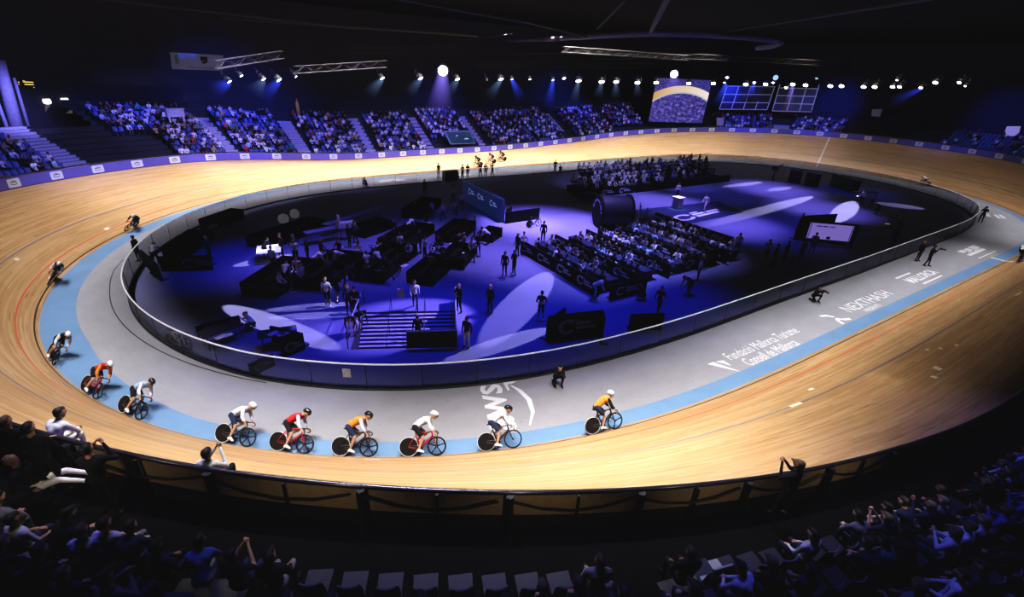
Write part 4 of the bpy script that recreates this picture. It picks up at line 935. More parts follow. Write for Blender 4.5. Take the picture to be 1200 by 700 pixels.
for t0 in range(0, 20):
    g = G(); g.lathe([(Rd * 1.045, 1.3), (Rd * 1.045, 1.33)], 4, M4=mz, cap=False)
g = G(); g.tube([Vector((ax.x * 1.15 + .0, ax.y * 1.15, 0)) + Vector((.25, -1.45, z)) for z in (0.0, 2.6)], .04, 6); g.build('flag_pole', RAILW, drum)
g = G(); g.box((0, 0, .05), (2.2, 1.6, .1), rz=math.atan2(ax.y, ax.x)); g.build('base', HBL, drum)
# pale metal stands right of the drum
for k, (x, y) in enumerate(((733, 258), (741, 257), (749, 256), (757, 255))):
    p = at(x, y); t = thing('wire_stand', ('thin pale wire stand next to the drum sign', 'second thin pale wire stand right of the drum sign', 'third thin pale wire stand right of the drum sign', 'fourth thin pale wire stand, furthest from the drum sign')[k], 'stand', p)
    g = G(); g.tube([(0, 0, .05), (0, 0, 1.75 - .25 * k)], .05, 6); g.build('upright', RAILW, t); g = G(); g.tube([(-.3, 0, .55), (.4, -.2, .75)], .045, 6); g.build('crossbar', RAILW, t)
    g = G(); g.tube([(.35 * math.cos(a), .35 * math.sin(a), .03) for a in [2 * PI * j / 14 for j in range(14)]], .05, 6, closed=True); g.build('base_ring', RAILW, t)
# blue mat with mark
MATB = M('mat_blue', (.008, .022, .085), .7); mat_pts = [at(x, y, .015) for x, y in ((733, 247), (842, 236), (872, 249), (801, 264))]
c = sum(mat_pts, Vector()) / 4; t = thing('floor_mat', 'dark blue floor mat with a white ring mark in mid infield', 'mat', c); g = G(); g.add([p - c for p in mat_pts], [(3, 2, 1, 0)]); g.build('sheet', MATB, t)
mq = [at(x, y, .025) - c for x, y in ((775, 254), (835, 241), (862, 248), (800, 263))]
g = G()
for vs, fs in [blob(.22, .5, .16, .32, 18, .6, 20, 340), bar(.40, .50, .62, .64), bar(.40, .28, .82, .44), bar(.66, .5, .9, .64), bar(.42, .7, .56, .78)]:
    g.add([(mq[3] + (mq[2] - mq[3]) * x) * (1 - y) + (mq[0] + (mq[1] - mq[0]) * x) * y for x, y in vs], fs)
g.build('printed_mark', M('mat_mark', (.7, .7, .85), .6), t)
# white plinth with the announcer
PL = M('plinth_white', (.72, .70, .80), .6); p = at(793, 244); t = thing('plinth', 'white square plinth with flared top and base in mid infield', 'plinth', p)
g = G(); g.box((0, 0, .08), (.95, .95, .16)); g.build('base', PL, t); g = G(); g.box((0, 0, .62), (.78, .78, .95), taper=.95); g.build('body', PL, t); g = G(); g.box((0, 0, 1.14), (1.02, 1.02, .12)); g.build('cap', PL, t)
# LED wall and the long hoarding with a parked bicycle
lw = hoarding((-17.6, 10.6), (-18.1, 1.9), 2.1, 'tall blue display wall with three pale marks in the infield', None, M('led_wall', (.01, .02, .08), .4, emit=(.02, .045, .22), es=.25), th=.3)
qq = [Vector((.0 - .16, 4.3, 2.1)), Vector((-.2 - .2, -4.3, 2.1)), Vector((-.2 - .2, -4.3, 0)), Vector((-.16, 4.3, 0))]
qq = [Vector((.25, 4.35, 2.1)), Vector((-.25, -4.35, 2.1)), Vector((-.25, -4.35, 0)), Vector((.25, 4.35, 0))]; nW = Vector((-1, .05, 0)).normalized()
flat_on(qq, nW, [blob(x, .62, .035, .14, 10, .6, 40, 320) for x in (.2, .45, .76)] + [bar(x + .04, .64, x + .10, .70) for x in (.2, .45, .76)] + [bar(x + .04, .54, x + .13, .60) for x in (.2, .45, .76)], M('led_mark', (.4, .5, .8), .5, emit=(.3, .42, .9), es=.35), 'pale_mark', lw, .17)
flat_on(qq, nW, [bar(0, .985, 1, 1.02)], RAILW, 'lit_edge', lw, .17)
hoarding((-18.1, 1.5), (-14.4, 1.5), 1.05, 'long black hoarding joined to the tall blue display wall')
hoarding((-17.9, 1.6), (-16.9, 2.4), 1.3, 'short angled black hoarding behind the blue display wall end')
# lilac screen with black walls at right
hoarding((3.0, -13.2), (6.2, -16.6), 1.9, 'tall black partition behind the lilac board at right'); hoarding((3.0, -13.2), (6.8, -11.6), 1.6, 'black partition running back from the lilac board'); hoarding((6.8, -11.6), (11.0, -12.6), 1.3, 'low black partition at the right end of the infield')
A_, B_ = Vector((2.7, -14.3, 0)), Vector((5.2, -16.6, 0)); t = thing('lilac_board', 'lilac lit board standing on two legs at right of infield', 'board', (A_ + B_) / 2); hx = (B_ - A_) / 2; nb = Vector((-hx.y, hx.x, 0)).normalized(); nb = nb if nb.dot(EYE - A_) > 0 else -nb
LIL = M('board_lilac_lit', (.14, .11, .36), .6, emit=(.36, .27, .85), es=.5, var=.06)  # lilac light on the panel put into base colour and glow
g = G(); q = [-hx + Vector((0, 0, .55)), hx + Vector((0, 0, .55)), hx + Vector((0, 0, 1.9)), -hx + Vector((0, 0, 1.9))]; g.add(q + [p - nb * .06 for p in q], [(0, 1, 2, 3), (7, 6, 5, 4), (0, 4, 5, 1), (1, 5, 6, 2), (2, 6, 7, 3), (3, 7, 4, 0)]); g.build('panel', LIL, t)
for k in (-.95, .95): g = G(); g.tube([hx * k + Vector((0, 0, 0)), hx * k + Vector((0, 0, 1.95))], .035, 6); g.build('leg', RAILW, t)
flat_on([q[3], q[2], q[1], q[0]], nb, [bar(.15, .80, .28, .86), bar(.30, .80, .42, .86), bar(.46, .81, .58, .86), blob(.5, .12, .05, .1, 10)], M('board_ink', (.05, .03, .18), .7), 'printed_mark', t, .01)
# near-left pits
for a, b, h, lb, mk_ in (((232, 395), (283, 382), .6, 'black hoarding with dim ring mark left of the white floor light', .25), ((320, 400), (357, 409), .85, 'black hoarding, far side of the near-left booth', None), ((331, 420), (357, 409.5), .85, 'black hoarding with dim mark, near side of booth by the fence', .4), ((294, 441), (322, 428), .6, 'low black hoarding with dim mark right against the near-left fence', .35),
                         ((640, 400), (703, 392), 1.45, 'black hoarding with faint lettering close to near fence', .35), ((640, 400), (660, 384), 1.2, 'black hoarding end, left side of the box near the fence', None), ((703, 396), (704, 404), 1.5, 'narrow black hoarding end right of the box near the fence', None), ((736, 388), (775, 386), 1.0, 'black hoarding leaning by the near fence right of centre', None),
                         ((190, 318), (250, 316), 1.0, 'long black hoarding at the left end of the infield', .55), ((170, 310), (190, 330), 1.0, 'black hoarding end at the far left of the infield', None)):
    hoarding(wp(*a), wp(*b), h, lb, mk_, markmat=MARKD)
TABM = M('table_top_dark', (.02, .02, .03), .5); PAPER = M('paper_white', (.75, .74, .78), .7, var=.03)
def table(px, py, L, W_, rz, label, h=.74, top=TABM):
    p = at(px, py); t = thing('trestle_table', label, 'table', p, (0, 0, rz)); g = G(); g.box((0, 0, h), (L, W_, .05)); g.build('table_top', top, t)
    for sx in (-1, 1): 
        for sy in (-1, 1): g = G(); g.tube([(sx * L * .42, sy * W_ * .4, 0), (sx * L * .40, sy * W_ * .36, h - .02)], .02, 5); g.build('leg', STEEL, t)
    return t
def sheet(px, py, w, d, rz, label, z=.775, mat=PAPER):
    p = at(px, py, z); g = G(); g.box((0, 0, .006), (w, d, .012)); return g.build('paper_sheet', mat, None, label=label, cat='paper', loc=p, rot=(0, 0, rz))
table(262, 401, 1.8, .8, .35, 'dark table by the near-left fence with two white sheets'); sheet(259, 395, .5, .3, .5, 'white sheet on the near-left table, left one'); sheet(267, 393, .42, .3, .3, 'white sheet on the near-left table, right one')
table(328, 405, 1.7, .8, -.1, 'dark table inside the near-left black booth'); sheet(320, 391, .5, .28, .5, 'white sheet in the near-left black booth, left one'); sheet(330, 392, .4, .28, .4, 'white sheet in the near-left black booth, middle one'); sheet(338, 389, .8, .28, .5, 'long white sheet in the near-left black booth')
table(316, 303, 1.6, 1.2, -.1, 'small table under the big bright white sheet'); sheet(315, 292, 1.5, 1.7, -.15, 'big bright white sheet lying flat in left infield', .78, M('sheet_bright', (.9, .9, .9), .6, emit=(1, 1, 1), es=.45, var=.02))  # glow in the big sheet's material makes it look strongly lit
for (a, b, lb) in (((385, 277), (450, 254), 'long pale-edged table running across the left infield'), ((360, 288), (402, 279), 'lilac-lit long table left of the pale-edged one')):
    A_, B_ = at(*a), at(*b); d = B_ - A_; t = table((a[0] + b[0]) / 2, (a[1] + b[1]) / 2, d.length, .7, math.atan2(d.y, d.x), lb, 1.0, M('table_top_lilac', (.36, .33, .52), .5))
t = thing('white_machine', 'small white machine standing on the long pale-edged table', 'machine', at(406, 266, 1.03)); g = G(); g.box((0, 0, .2), (1.3, .6, .4)); g.build('body', PAPER, t); g = G(); g.box((-.55, 0, .6), (.12, .5, .8)); g.build('screen', PAPER, t)
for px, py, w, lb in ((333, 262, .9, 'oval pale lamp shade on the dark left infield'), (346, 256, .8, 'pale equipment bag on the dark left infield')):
    p = at(px, py); g = G(); g.lathe([(.02, 0), (w * .4, .12), (w * .5, .4), (w * .4, .7), (.05, .85)], 14); g.build('equipment_bag', M('bag_pale', (.55, .55, .58), .8, emit=(.5, .5, .55), es=.12), None, True, label=lb, cat='bag', loc=p)  # light on the pale shapes given as a little glow
t = thing('metal_barrier', 'small metal crowd barrier at the far left fence', 'barrier', at(388, 240)); d = (at(400, 236) - at(376, 242)); L = d.length
g = G(); dn = d.normalized()
for z_ in (.15, 1.0): g.tube([-d / 2 + Vector((0, 0, z_)), d / 2 + Vector((0, 0, z_))], .03, 6)
g.build('frame', M('barrier_steel', (.30, .30, .34), .4, .6), t); g = G()
for k in range(13): g.tube([dn * (L * (k / 12 - .5)) + Vector((0, 0, .15)), dn * (L * (k / 12 - .5)) + Vector((0, 0, 1.0))], .016, 5)
g.build('bars', M('barrier_steel', (.30, .30, .34)), t)
# black rider booths across the dark left half of the infield
BOOTHS = [(330, 330, 4.5, 2.2, .9), (388, 322, 5, 2.2, .85), (452, 312, 5.5, 2.4, .8), (506, 322, 3.6, 1.8, .75), (538, 305, 3.2, 1.8, .8), (478, 282, 5, 2.2, .7), (436, 272, 3, 1.6, .5), (535, 276, 4, 2, .75), (340, 278, 6, 2, .6), (495, 248, 5, 2, .8), (222, 292, 4.2, 1.4, 1.2), (262, 262, 3.5, 1.2, .8), (575, 280, 1.8, 1.2, .6)]
for i, (px, py, L, D, rz) in enumerate(BOOTHS):
    lb = ['black rider booth left of the seated group by the stairs', 'black rider booth behind the person in white socks', 'black rider booth straight above the staircase', 'black rider booth right above the staircase', 'black rider booth beside the open violet floor', 'black rider booth in the middle of the dark left infield', 'black rider booth behind the long pale-edged table', 'black rider booth in front of the blue display wall', 'black rider booth left of the bright white sheet', 'black rider booth left of the blue display wall', 'black rider booth against the left bend fence', 'black rider booth beside the upper left fence', 'small black rider booth at the edge of the violet floor'][i]
    p = at(px, py); t = thing('rider_booth', lb, 'booth', p, (0, 0, rz)); 
    for nm, c_, s_ in (('back_panel', (0, D / 2, .4), (L, .08, .8)), ('side_panel', (-L / 2, 0, .4), (.08, D, .8)), ('side_panel', (L / 2, 0, .4), (.08, D, .8)), ('carpet', (0, 0, .008), (L - .1, D - .1, .016)), ('bench', (0, D * .2, .24), (L * .8, .4, .44))):
        g = G(); g.box(c_, s_); g.build(nm, HB, t)
# black equipment on the far rim of the infield and the camera crane
SPK = M('case_black', (.010, .010, .012), .6)
for px, py, w, h, lb, oo in ((930, 214, 1.5, 1.6, 'black stage box on the far right rim, left one', 'a'), (950, 218, 1.5, 1.6, 'black stage box on the far right rim, middle one', 'b'), (988, 222, 4.2, 1.5, 'long black stage box on the far right rim', 'c'), (524, 212, .9, 1.1, 'black round case on the far apron, left one', 'd'), (531, 211, .9, 1.1, 'black round case on the far apron, right one', 'e')):
    p = at(px, py); s, _ = offs(p.x, p.y); th = heading(float(s[0])); t = thing('stage_box', lb, 'case', p, (0, 0, th)); g = G(); g.box((0, 0, h / 2), (w, .9, h)); g.build('body', SPK, t)
    g = G(); g.box((0, 0, h + .04), (w + .06, .96, .08)); g.build('lid', SPK, t)
    g = G()
    for sx in (-1, 1): g.box((sx * (w / 2 + .02), 0, h * .65), (.05, .25, .06))
    g.build('handle', STEEL, t)
p = at(905, 212); t = thing('camera_crane', 'black camera crane on the far right rim of infield', 'camera', p); g = G(); g.tube([(0, 0, 0), (0, 0, 1.3)], .09, 6); g.build('pedestal', SPK, t)
g = G(); g.box((0, 0, 1.75), (1.3, .6, .6), rz=.3); g.build('camera_body', SPK, t); g = G(); g.tube([(.6, .0, 1.9), (1.2, -.3, 2.3)], .1, 8); g.build('lens_arm', SPK, t)
for k in range(3): a = k * 2.1; g = G(); g.tube([(0, 0, .8), (.5 * math.cos(a), .5 * math.sin(a), 0)], .04, 5); g.build('tripod_leg', SPK, t)
g = G(); g.box((0, 0, 0), (.42, .03, .5)); sg_ = g.build('notice', M('notice_paper', (.6, .5, .55), .7), None, label='pale square notice hanging above the infield stairs', cat='sign', loc=sp(2.1, 1.2, 1.1), rot=(0, 0, -.44))
g = G(); g.box((0, 0, 0), (.02, .34, .42)); ff = float(fence_o(208)); g.build('fence_notice', M('notice_grey', (.55, .55, .52), .7), None, label='small pale notice stuck on the near fence glass', cat='sign', loc=V3(210.2, float(fence_o(210.2)) + .02, .85), rot=(0, 0, heading(210.2) + PI / 2))

# ------------------------------------------------------------------ people on the infield and apron
STAFF = [  # feet pixel, pose, top, legs, facing degrees, sleeves, shorts, hair, label
    ((574, 367), 'stand', 'black', 'black', 200, 1, 0, 'short', 'person in black standing alone right of the stairs'),
    ((633, 375), 'arms_crossed', 'navy', 'black', 230, 0, 1, 'short', 'person in dark shorts standing in the big oval floor light'),
    ((487, 362), 'walk', 'white', 'navy', 250, 1, 0, 'short', 'person in pale top walking at the head of the infield stairs'),
    ((385, 359), 'stand', 'white', 'black', 240, 0, 1, 'short', 'person in white top and dark shorts left of the stairs'),
    ((396, 352), 'walk', 'black', 'black', 60, 1, 1, 'short', 'person in black beside the one in white top and shorts'),
    ((413, 394), 'bend', 'black', 'cream', 250, 1, 0, 'short', 'person in cream trousers bending at the left stair rail'),
    ((421, 389), 'bend', 'black', 'cream', 300, 1, 0, 'short', 'second person in cream trousers bending at the left stair rail'),
    ((410, 368), 'stand', 'navy', 'black', 280, 1, 0, 'short', 'person in navy standing behind the two in cream trousers'),
    ((418, 371), 'arms_crossed', 'black', 'black', 250, 1, 0, 'short', 'person in black standing close by the left stair rail'),
    ((547, 408), 'stand', 'black', 'cream', 210, 1, 0, 'short', 'person in cream trousers at the right corner of the stairs'),
    ((538, 366), 'arms_crossed', 'black', 'black', 200, 1, 0, 'short', 'person in black leaning at the right stair rail'),
    ((591, 324), 'stand', 'black', 'black', 210, 1, 0, 'short', 'left one of the dark pair on violet floor above the oval light'),
    ((602, 322), 'arms_crossed', 'black', 'black', 180, 1, 0, 'short', 'right one of the dark pair on violet floor above the oval light'),
    ((606, 300), 'stand', 'black', 'black', 190, 1, 0, 'short', 'person in black at the left corner of the guest tables'),
    ((613, 298), 'arms_crossed', 'lilac', 'black', 250, 1, 0, 'short', 'person in pale top at the left corner of the guest tables'),
    ((636, 284), 'stand', 'black', 'black', 220, 1, 0, 'short', 'tall person in black alone on the bright violet floor'),
    ((697, 350), 'bend', 'white', 'light blue', 320, 1, 0, 'short', 'person in white top and blue trousers bending at guest tables'),
    ((770, 368), 'walk', 'black', 'black', 20, 1, 0, 'short', 'person in black walking by the near fence right of centre'),
    ((754, 352), 'crouch', 'black', 'black', 120, 1, 0, 'short', 'person in black crouching below the guest tables'),
    ((817, 330), 'stand', 'white', 'black', 120, 1, 0, 'short', 'person in white top standing right of the guest tables'),
    ((806, 346), 'bend', 'black', 'black', 160, 1, 0, 'short', 'person in black bending right of the guest tables'),
    ((862, 298), 'stand', 'lilac', 'black', 200, 1, 0, 'short', 'person in pale top at the right corner of the guest tables'),
    ((896, 306), 'walk', 'white', 'black', 190, 1, 0, 'short', 'person in white top on blue floor near the dark standing group'),
    ((905, 312), 'stand', 'black', 'black', 120, 1, 0, 'short', 'first dark person from the left of the dark standing group'),
    ((918, 308), 'arms_crossed', 'black', 'black', 90, 1, 0, 'short', 'second dark person of the group left of the lilac board'),
    ((937, 306), 'stand', 'red', 'black', 70, 1, 0, 'short', 'person in dark red top left of the lilac board'),
    ((950, 297), 'arms_crossed', 'white', 'black', 200, 1, 0, 'short', 'person in white top just left of the lilac board'),
    ((793, 232), 'stand', 'white', 'black', 230, 1, 0, 'short', 'announcer in white standing up behind the white plinth'),
    ((825, 247), 'walk', 'white', 'white', 190, 1, 0, 'short', 'person all in white walking on the dark blue mat'),
    ((808, 193), 'camera', 'black', 'black', 230, 1, 0, 'short', 'person in black with a camera on the far apron'),
    ((164, 306), 'stand', 'black', 'black', 150, 1, 0, 'short', 'person in black standing at the left fence'),
    ((652, 449), 'crouch', 'black', 'black', 250, 1, 0, 'short', 'photographer in black crouching on near apron by the fence'),
    ((952, 352), 'crouch', 'black', 'black', 250, 1, 0, 'short', 'photographer crouching against the near fence left of the capitals'),
    ((1074, 306), 'stand', 'black', 'black', 250, 1, 0, 'short', 'left one of two people in black on the right apron'),
    ((1085, 312), 'camera', 'black', 'black', 280, 1, 0, 'short', 'right one of two people in black on the right apron'),
    ((1148, 261), 'camera', 'black', 'black', 20, 1, 0, 'short', 'person in black filming on the far right apron bend'),
    ((430, 220), 'crouch', 'black', 'black', 120, 1, 0, 'short', 'dark figure sitting on a box on the far left apron'),
    ((514, 208), 'stand', 'black', 'black', 100, 1, 0, 'short', 'dark figure left of the round cases on the far apron'),
    ((537, 211), 'crouch', 'black', 'black', 100, 1, 0, 'short', 'dark crouching figure right of the round cases'),
    ((542, 210), 'arms_crossed', 'black', 'black', 100, 1, 0, 'short', 'dark figure between crouching one and tall one on far apron'),
    ((548, 209), 'stand', 'black', 'black', 90, 1, 0, 'short', 'tall dark figure on the far apron below the riders'),
    ((563, 208), 'camera', 'black', 'black', 90, 1, 0, 'short', 'left one of three dark figures under the far bicycles'),
    ((569, 208), 'stand', 'black', 'black', 60, 1, 0, 'short', 'middle one of three dark figures under the far bicycles'),
    ((577, 207), 'camera', 'black', 'black', 120, 1, 0, 'short', 'right one of three dark figures under the far bicycles'),
    ((650, 203), 'stand', 'black', 'black', 240, 1, 0, 'short', 'dark figure at the far fence left of the seated crowd'),
    ((656, 202), 'crouch', 'black', 'black', 240, 1, 0, 'short', 'second dark figure at the far fence left of the seated crowd'),
    ((545, 277), 'stand', 'black', 'black', 200, 1, 0, 'short', 'left one of a dark pair in front of the blue display wall'),
    ((556, 278), 'stand', 'black', 'black', 160, 1, 0, 'short', 'right one of a dark pair in front of the blue display wall'),
    ((571, 287), 'bend', 'white', 'navy', 120, 1, 0, 'short', 'person in white top below the blue display wall'),
    ((332, 302), 'stand', 'black', 'black', 200, 1, 0, 'short', 'person in black right of the big bright white sheet'),
    ((347, 303), 'walk', 'black', 'black', 230, 1, 0, 'short', 'person in black at the left end of the lilac table'),
    ((348, 309), 'stand', 'white', 'black', 260, 1, 0, 'short', 'person in white top below the left end of lilac table'),
    ((313, 304), 'bend', 'black', 'black', 60, 1, 0, 'short', 'person in black bending under the bright white sheet'),
    ((247, 305), 'stand', 'navy', 'black', 330, 1, 0, 'short', 'person in navy at the end of the long left hoarding'),
    ((184, 310), 'bend', 'white', 'black', 80, 1, 0, 'short', 'person in white top behind the left fence'),
    ((182, 326), 'crouch', 'black', 'black', 80, 1, 0, 'short', 'person in black crouching behind the left fence'),
    ((250, 282), 'bend', 'grey', 'black', 330, 1, 0, 'short', 'person in grey at the booth by the upper left fence'),
    ((1008, 240), 'stand', 'white', 'black', 200, 1, 0, 'short', 'person in white top behind the tall black partition at right'),
    ((1020, 243), 'arms_crossed', 'lilac', 'black', 240, 1, 0, 'short', 'person in pale top right of the tall black partition'),
    ((1026, 252), 'bend', 'black', 'black', 160, 1, 0, 'short', 'person in black bending at the right end of the infield'),
    ((1052, 270), 'sit_forward', 'grey', 'black', 200, 1, 0, 'short', 'person in grey sitting low at the dark right end of infield'),
    ((1044, 290), 'stand', 'black', 'black', 160, 1, 0, 'short', 'person in black close to the near fence at the right end'),
    ((298, 386), 'crouch', 'white', 'navy', 200, 1, 0, 'short', 'person in white crouching in the white floor light at left'),
]
ANG = lambda d: math.radians(d)
for (px, pose, top, legs, a, ls, shr, hr, lab) in STAFF:
    z = 0.0; q = at(*px)
    o = person('person', human(pose, bool(ls), bool(shr), hr), (q.x, q.y, 0.005), ANG(a), top, legs, lab, shoe='white' if shr else 'black', scale=1.0)
    if 'plinth' in lab: o.location.z = .0
o = person('person', human('walk'), sp(3.1, SA + 2.1, -.11 - .10 * 8), ANG(65), 'black', 'black', 'dark figure coming up the infield stairs', scale=1.0)
CAMB = M('camera_black', (.012, .012, .013), .4)
g = G(); g.box((0, 0, 0), (.16, .15, .12)); g.tube([(.08, 0, 0), (.30, 0, 0)], [.05, .06], 10); CAMMESH = g.mesh('photo_camera', CAMB)
for (px, pose, top, legs, a, ls, shr, hr, lab) in STAFF:
    if pose in ('camera', 'crouch') and ('photograph' in lab or 'camera' in lab or 'film' in lab or 'right one of two' in lab):
        q = at(*px); h = 1.56 if pose == 'camera' else .93; d = Vector((math.cos(ANG(a)), math.sin(ANG(a)), 0)); obj('photo_camera', CAMMESH, None, 'black camera held by the ' + lab.replace(' with a camera', '').replace(' filming', ''), 'camera', loc=Vector((q.x, q.y, h)) + d * (.42 if pose == 'camera' else .60), rot=(0, 0, ANG(a)))
for px, py, L_, rz_, lb in ((1012, 232, 3.2, -.35, 'long dark table at the right end of the infield'), (1045, 262, 2.0, .3, 'short dark table at the dark right end of infield')): table(px, py, L_, .8, rz_, lb)
sheet(1040, 262.5, .55, .4, .3, 'pale yellowish paper on the short dark table at right', .775, M('paper_cream', (.75, .68, .45), .7, emit=(.7, .62, .4), es=.2)); sheet(1006, 230, .5, .35, 0, 'white paper on the long dark table at right')  # cream paper brightened by a glow in its material
# dark crowd of riders and staff among the booths
SPOTS = [(488, 256), (507, 252), (519, 258), (534, 252), (541, 246), (531, 238), (498, 229), (462, 274), (410, 290), (417, 285), (398, 302), (401, 314), (422, 310), (445, 317), (470, 300), (481, 302), (493, 297), (518, 295), (531, 293), (544, 292), (467, 318), (431, 318), (372, 318), (350, 325), (337, 334), (322, 318), (362, 308), (378, 302), (452, 296), (505, 318), (520, 322), (553, 306), (480, 276), (440, 300), (330, 342), (356, 340), (405, 336), (455, 330), (560, 300), (386, 330), (424, 330), (498, 305)]
PCOL = ['black', 'white', 'navy', 'grey', 'white', 'light blue', 'black', 'lilac', 'white', 'black']
ROWN = ['first', 'second', 'third', 'fourth', 'fifth', 'sixth', 'seventh', 'eighth', 'ninth', 'tenth', 'eleventh', 'twelfth', 'thirteenth', 'fourteenth', 'fifteenth', 'sixteenth', 'seventeenth', 'eighteenth', 'nineteenth', 'twentieth', 'twenty-first', 'twenty-second', 'twenty-third', 'twenty-fourth', 'twenty-fifth']
def ordinal(n):
    if n < len(ROWN): return ROWN[n]
    n += 1; return '%d%s' % (n, 'th' if 10 <= n % 100 <= 20 else {1: 'st', 2: 'nd', 3: 'rd'}.get(n % 10, 'th'))
order = sorted(range(len(SPOTS)), key=lambda i: (SPOTS[i][1] // 30, SPOTS[i][0])); seen = {}
for i in order:
    x, y = SPOTS[i]; q = at(x, y); pose = RNG.choice(['stand', 'arms_crossed', 'sit_forward', 'bend', 'walk', 'sit', 'crouch']); c = PCOL[(i * 7) % 10]; band = y // 30; k = seen.get((band, c), 0); seen[(band, c)] = k + 1
    where = {7: 'at the far left booths', 8: 'beside the display wall', 9: 'just below the display wall', 10: 'at booths above stairs', 11: 'closest above the stairs'}[band]
    zb = .0 if pose in ('stand', 'arms_crossed', 'bend', 'walk', 'crouch') else .03
    person('team_member', human(pose, True, False, 'short', .022), (q.x, q.y, zb), RNG.uniform(0, 6.28), c, RNG.choice(['black', 'black', 'navy']), f'team member in {c}, {ordinal(k)} from left, {where}', 'riders and staff among the dark booths')
# parked bicycles in the dark booths
for i, (x, y, a) in enumerate(((399, 316, 40), (436, 306, 70), (473, 306, 20), (520, 300, 120), (352, 330, 60), (500, 260, 30), (620, 267, 0))):
    q = at(x, y); bike(['parked black bicycle left of the dark booths', 'parked black bicycle among the middle booths', 'parked black bicycle below the middle of the left infield', 'parked black bicycle right of the middle booths', 'parked black bicycle near the leftmost booth', 'parked black bicycle before the blue display wall', 'parked black bicycle along the long black hoarding'][i], Vector((q.x, q.y, .005)), Matrix.Rotation(ANG(a), 4, 'Z'), CP['black'], 'five', False, 'bicycles parked on the infield')

q = at(211, 409); bike('white bicycle leaning behind the near-left fence glass', Vector((q.x - .3, q.y + .5, .005)), Matrix.Rotation(ANG(-50), 4, 'Z'), CP['white'], 'five', True, None)
TOW = M('towel_white', (.80, .80, .84), .9); g = G(); g.add([(-.3, -.2, .02), (.3, -.18, .015), (.32, .2, .02), (-.28, .22, .015), (0, 0, .09)], [(0, 1, 4), (1, 2, 4), (2, 3, 4), (3, 0, 4), (3, 2, 1, 0)]); TOWM = g.mesh('towel', TOW)  # white towels added as lit specks among the dark booths
for i, (x, y) in enumerate(((330, 312), (345, 318), (362, 330), (375, 336), (398, 290), (412, 296), (428, 300), (440, 318), (452, 302), (462, 290), (474, 312), (486, 288), (497, 306), (510, 292), (520, 300), (530, 286), (541, 296), (550, 285), (418, 322), (390, 308), (503, 262), (515, 248), (527, 262), (488, 246))):
    q = at(x, y); obj('towel', TOWM, None, f'crumpled white towel among the dark booths, {ordinal(i)} of the scattered ones', 'towel', 'white towels among the dark booths', loc=(q.x, q.y, .018), rot=(0, 0, i * 1.3))
# ---- guest tables (five rows between black hoardings with white marks)
GUEST_TOP = ['white', 'white', 'black', 'navy', 'lilac', 'light blue', 'black', 'black', 'grey', 'white', 'black', 'navy']
TCL = M('table_cloth_navy', (.015, .02, .07), .8); GL = M('glass_clear', (.6, .6, .65), .15)
g = G(); g.lathe([(.03, 0), (.004, .01), (.004, .08), (.035, .11), (.032, .18)], 8); GLASSM = g.mesh('wine_glass', GL, True)
def bench(a, b, label, h=.45):
    a, b = Vector(a), Vector(b); d = b - a; L = d.length; rz = math.atan2(d.y, d.x); t = thing('bench', label, 'bench', (a + b) / 2, (0, 0, rz)); g = G(); g.box((0, 0, h - .03), (L, .36, .06)); g.build('seat', HB, t)
    for k in (-.45, 0, .45): g = G(); g.box((k * L, 0, (h - .06) / 2), (.06, .3, h - .06)); g.build('leg', HB, t)
RX = [-20.9, -17.7, -14.5, -11.3, -8.1]
for r, x in enumerate(RX):
    rn = ['front-left', 'second', 'third', 'fourth', 'last'][r]; y0, y1 = -14.2, -5.4
    hoarding((x, y0), (x, -9.9), 1.0, f'black hoarding with white ring marks, near half of the {rn} guest row', .2, n_marks=2); hoarding((x, -9.7), (x, y1), 1.0, f'black hoarding with white ring marks, far half of the {rn} guest row', .2, n_marks=2)
    p = Vector((x + 1.45, (y0 + y1) / 2, 0)); t = thing('guest_table', f'long dark cloth-covered table in the {rn} guest row', 'table', p); g = G(); g.box((0, 0, .74), (.8, y1 - y0 - .6, .04)); g.build('table_top', TCL, t); g = G(); g.box((0, 0, .38), (.72, y1 - y0 - .7, .68)); g.build('cloth_skirt', TCL, t)
    bench((x + .75, y0 + .3, 0), (x + .75, y1 - .3, 0), f'dark bench on the hoarding side of the {rn} guest table'); bench((x + 2.2, y0 + .3, 0), (x + 2.2, y1 - .3, 0), f'dark bench on the far side of the {rn} guest table')
    n = 0
    for sd, xx, ang in ((0, x + .75, 0), (1, x + 2.2, PI)):
        k = 0
        for y in np.arange(y0 + .6, y1 - .3, .74):
            if RNG.random() < .14: continue
            c = RNG.choice(GUEST_TOP); k += 1
            person('guest', human(RNG.choice(['sit', 'sit_forward', 'sit_clap', 'sit_phone']), True, False, RNG.choice(['short', 'long']), .026), (xx, y + RNG.uniform(-.1, .1), .0), ang + RNG.uniform(-.4, .4), c, RNG.choice(['black', 'navy', 'grey', 'white']), f'{c}-clad guest, {ordinal(k - 1)} from near end, {"left" if sd == 0 else "right"} bench of {rn} guest row', 'guests at the infield tables')
    for k in range(7):
        obj('wine_glass', GLASSM, None, f'small glass on the {rn} guest table, {ordinal(k)} from the near end', 'glass', 'glasses on the guest tables', loc=(x + 1.45 + RNG.uniform(-.25, .25), y0 + .9 + k * 1.15, .76))
hoarding((-5.3, -12.6), (-5.5, -4.6), 1.2, 'long black hoarding with white ring marks closing the guest tables', .2, n_marks=4)
hoarding((-20.6, -14.9), (-17.6, -15.0), 1.0, 'short black hoarding with a white ring mark at the near corner', .25); hoarding((-12.5, -13.8), (-8.5, -13.6), 1.1, 'black hoarding with white ring marks right of the guest tables', .2, n_marks=2)
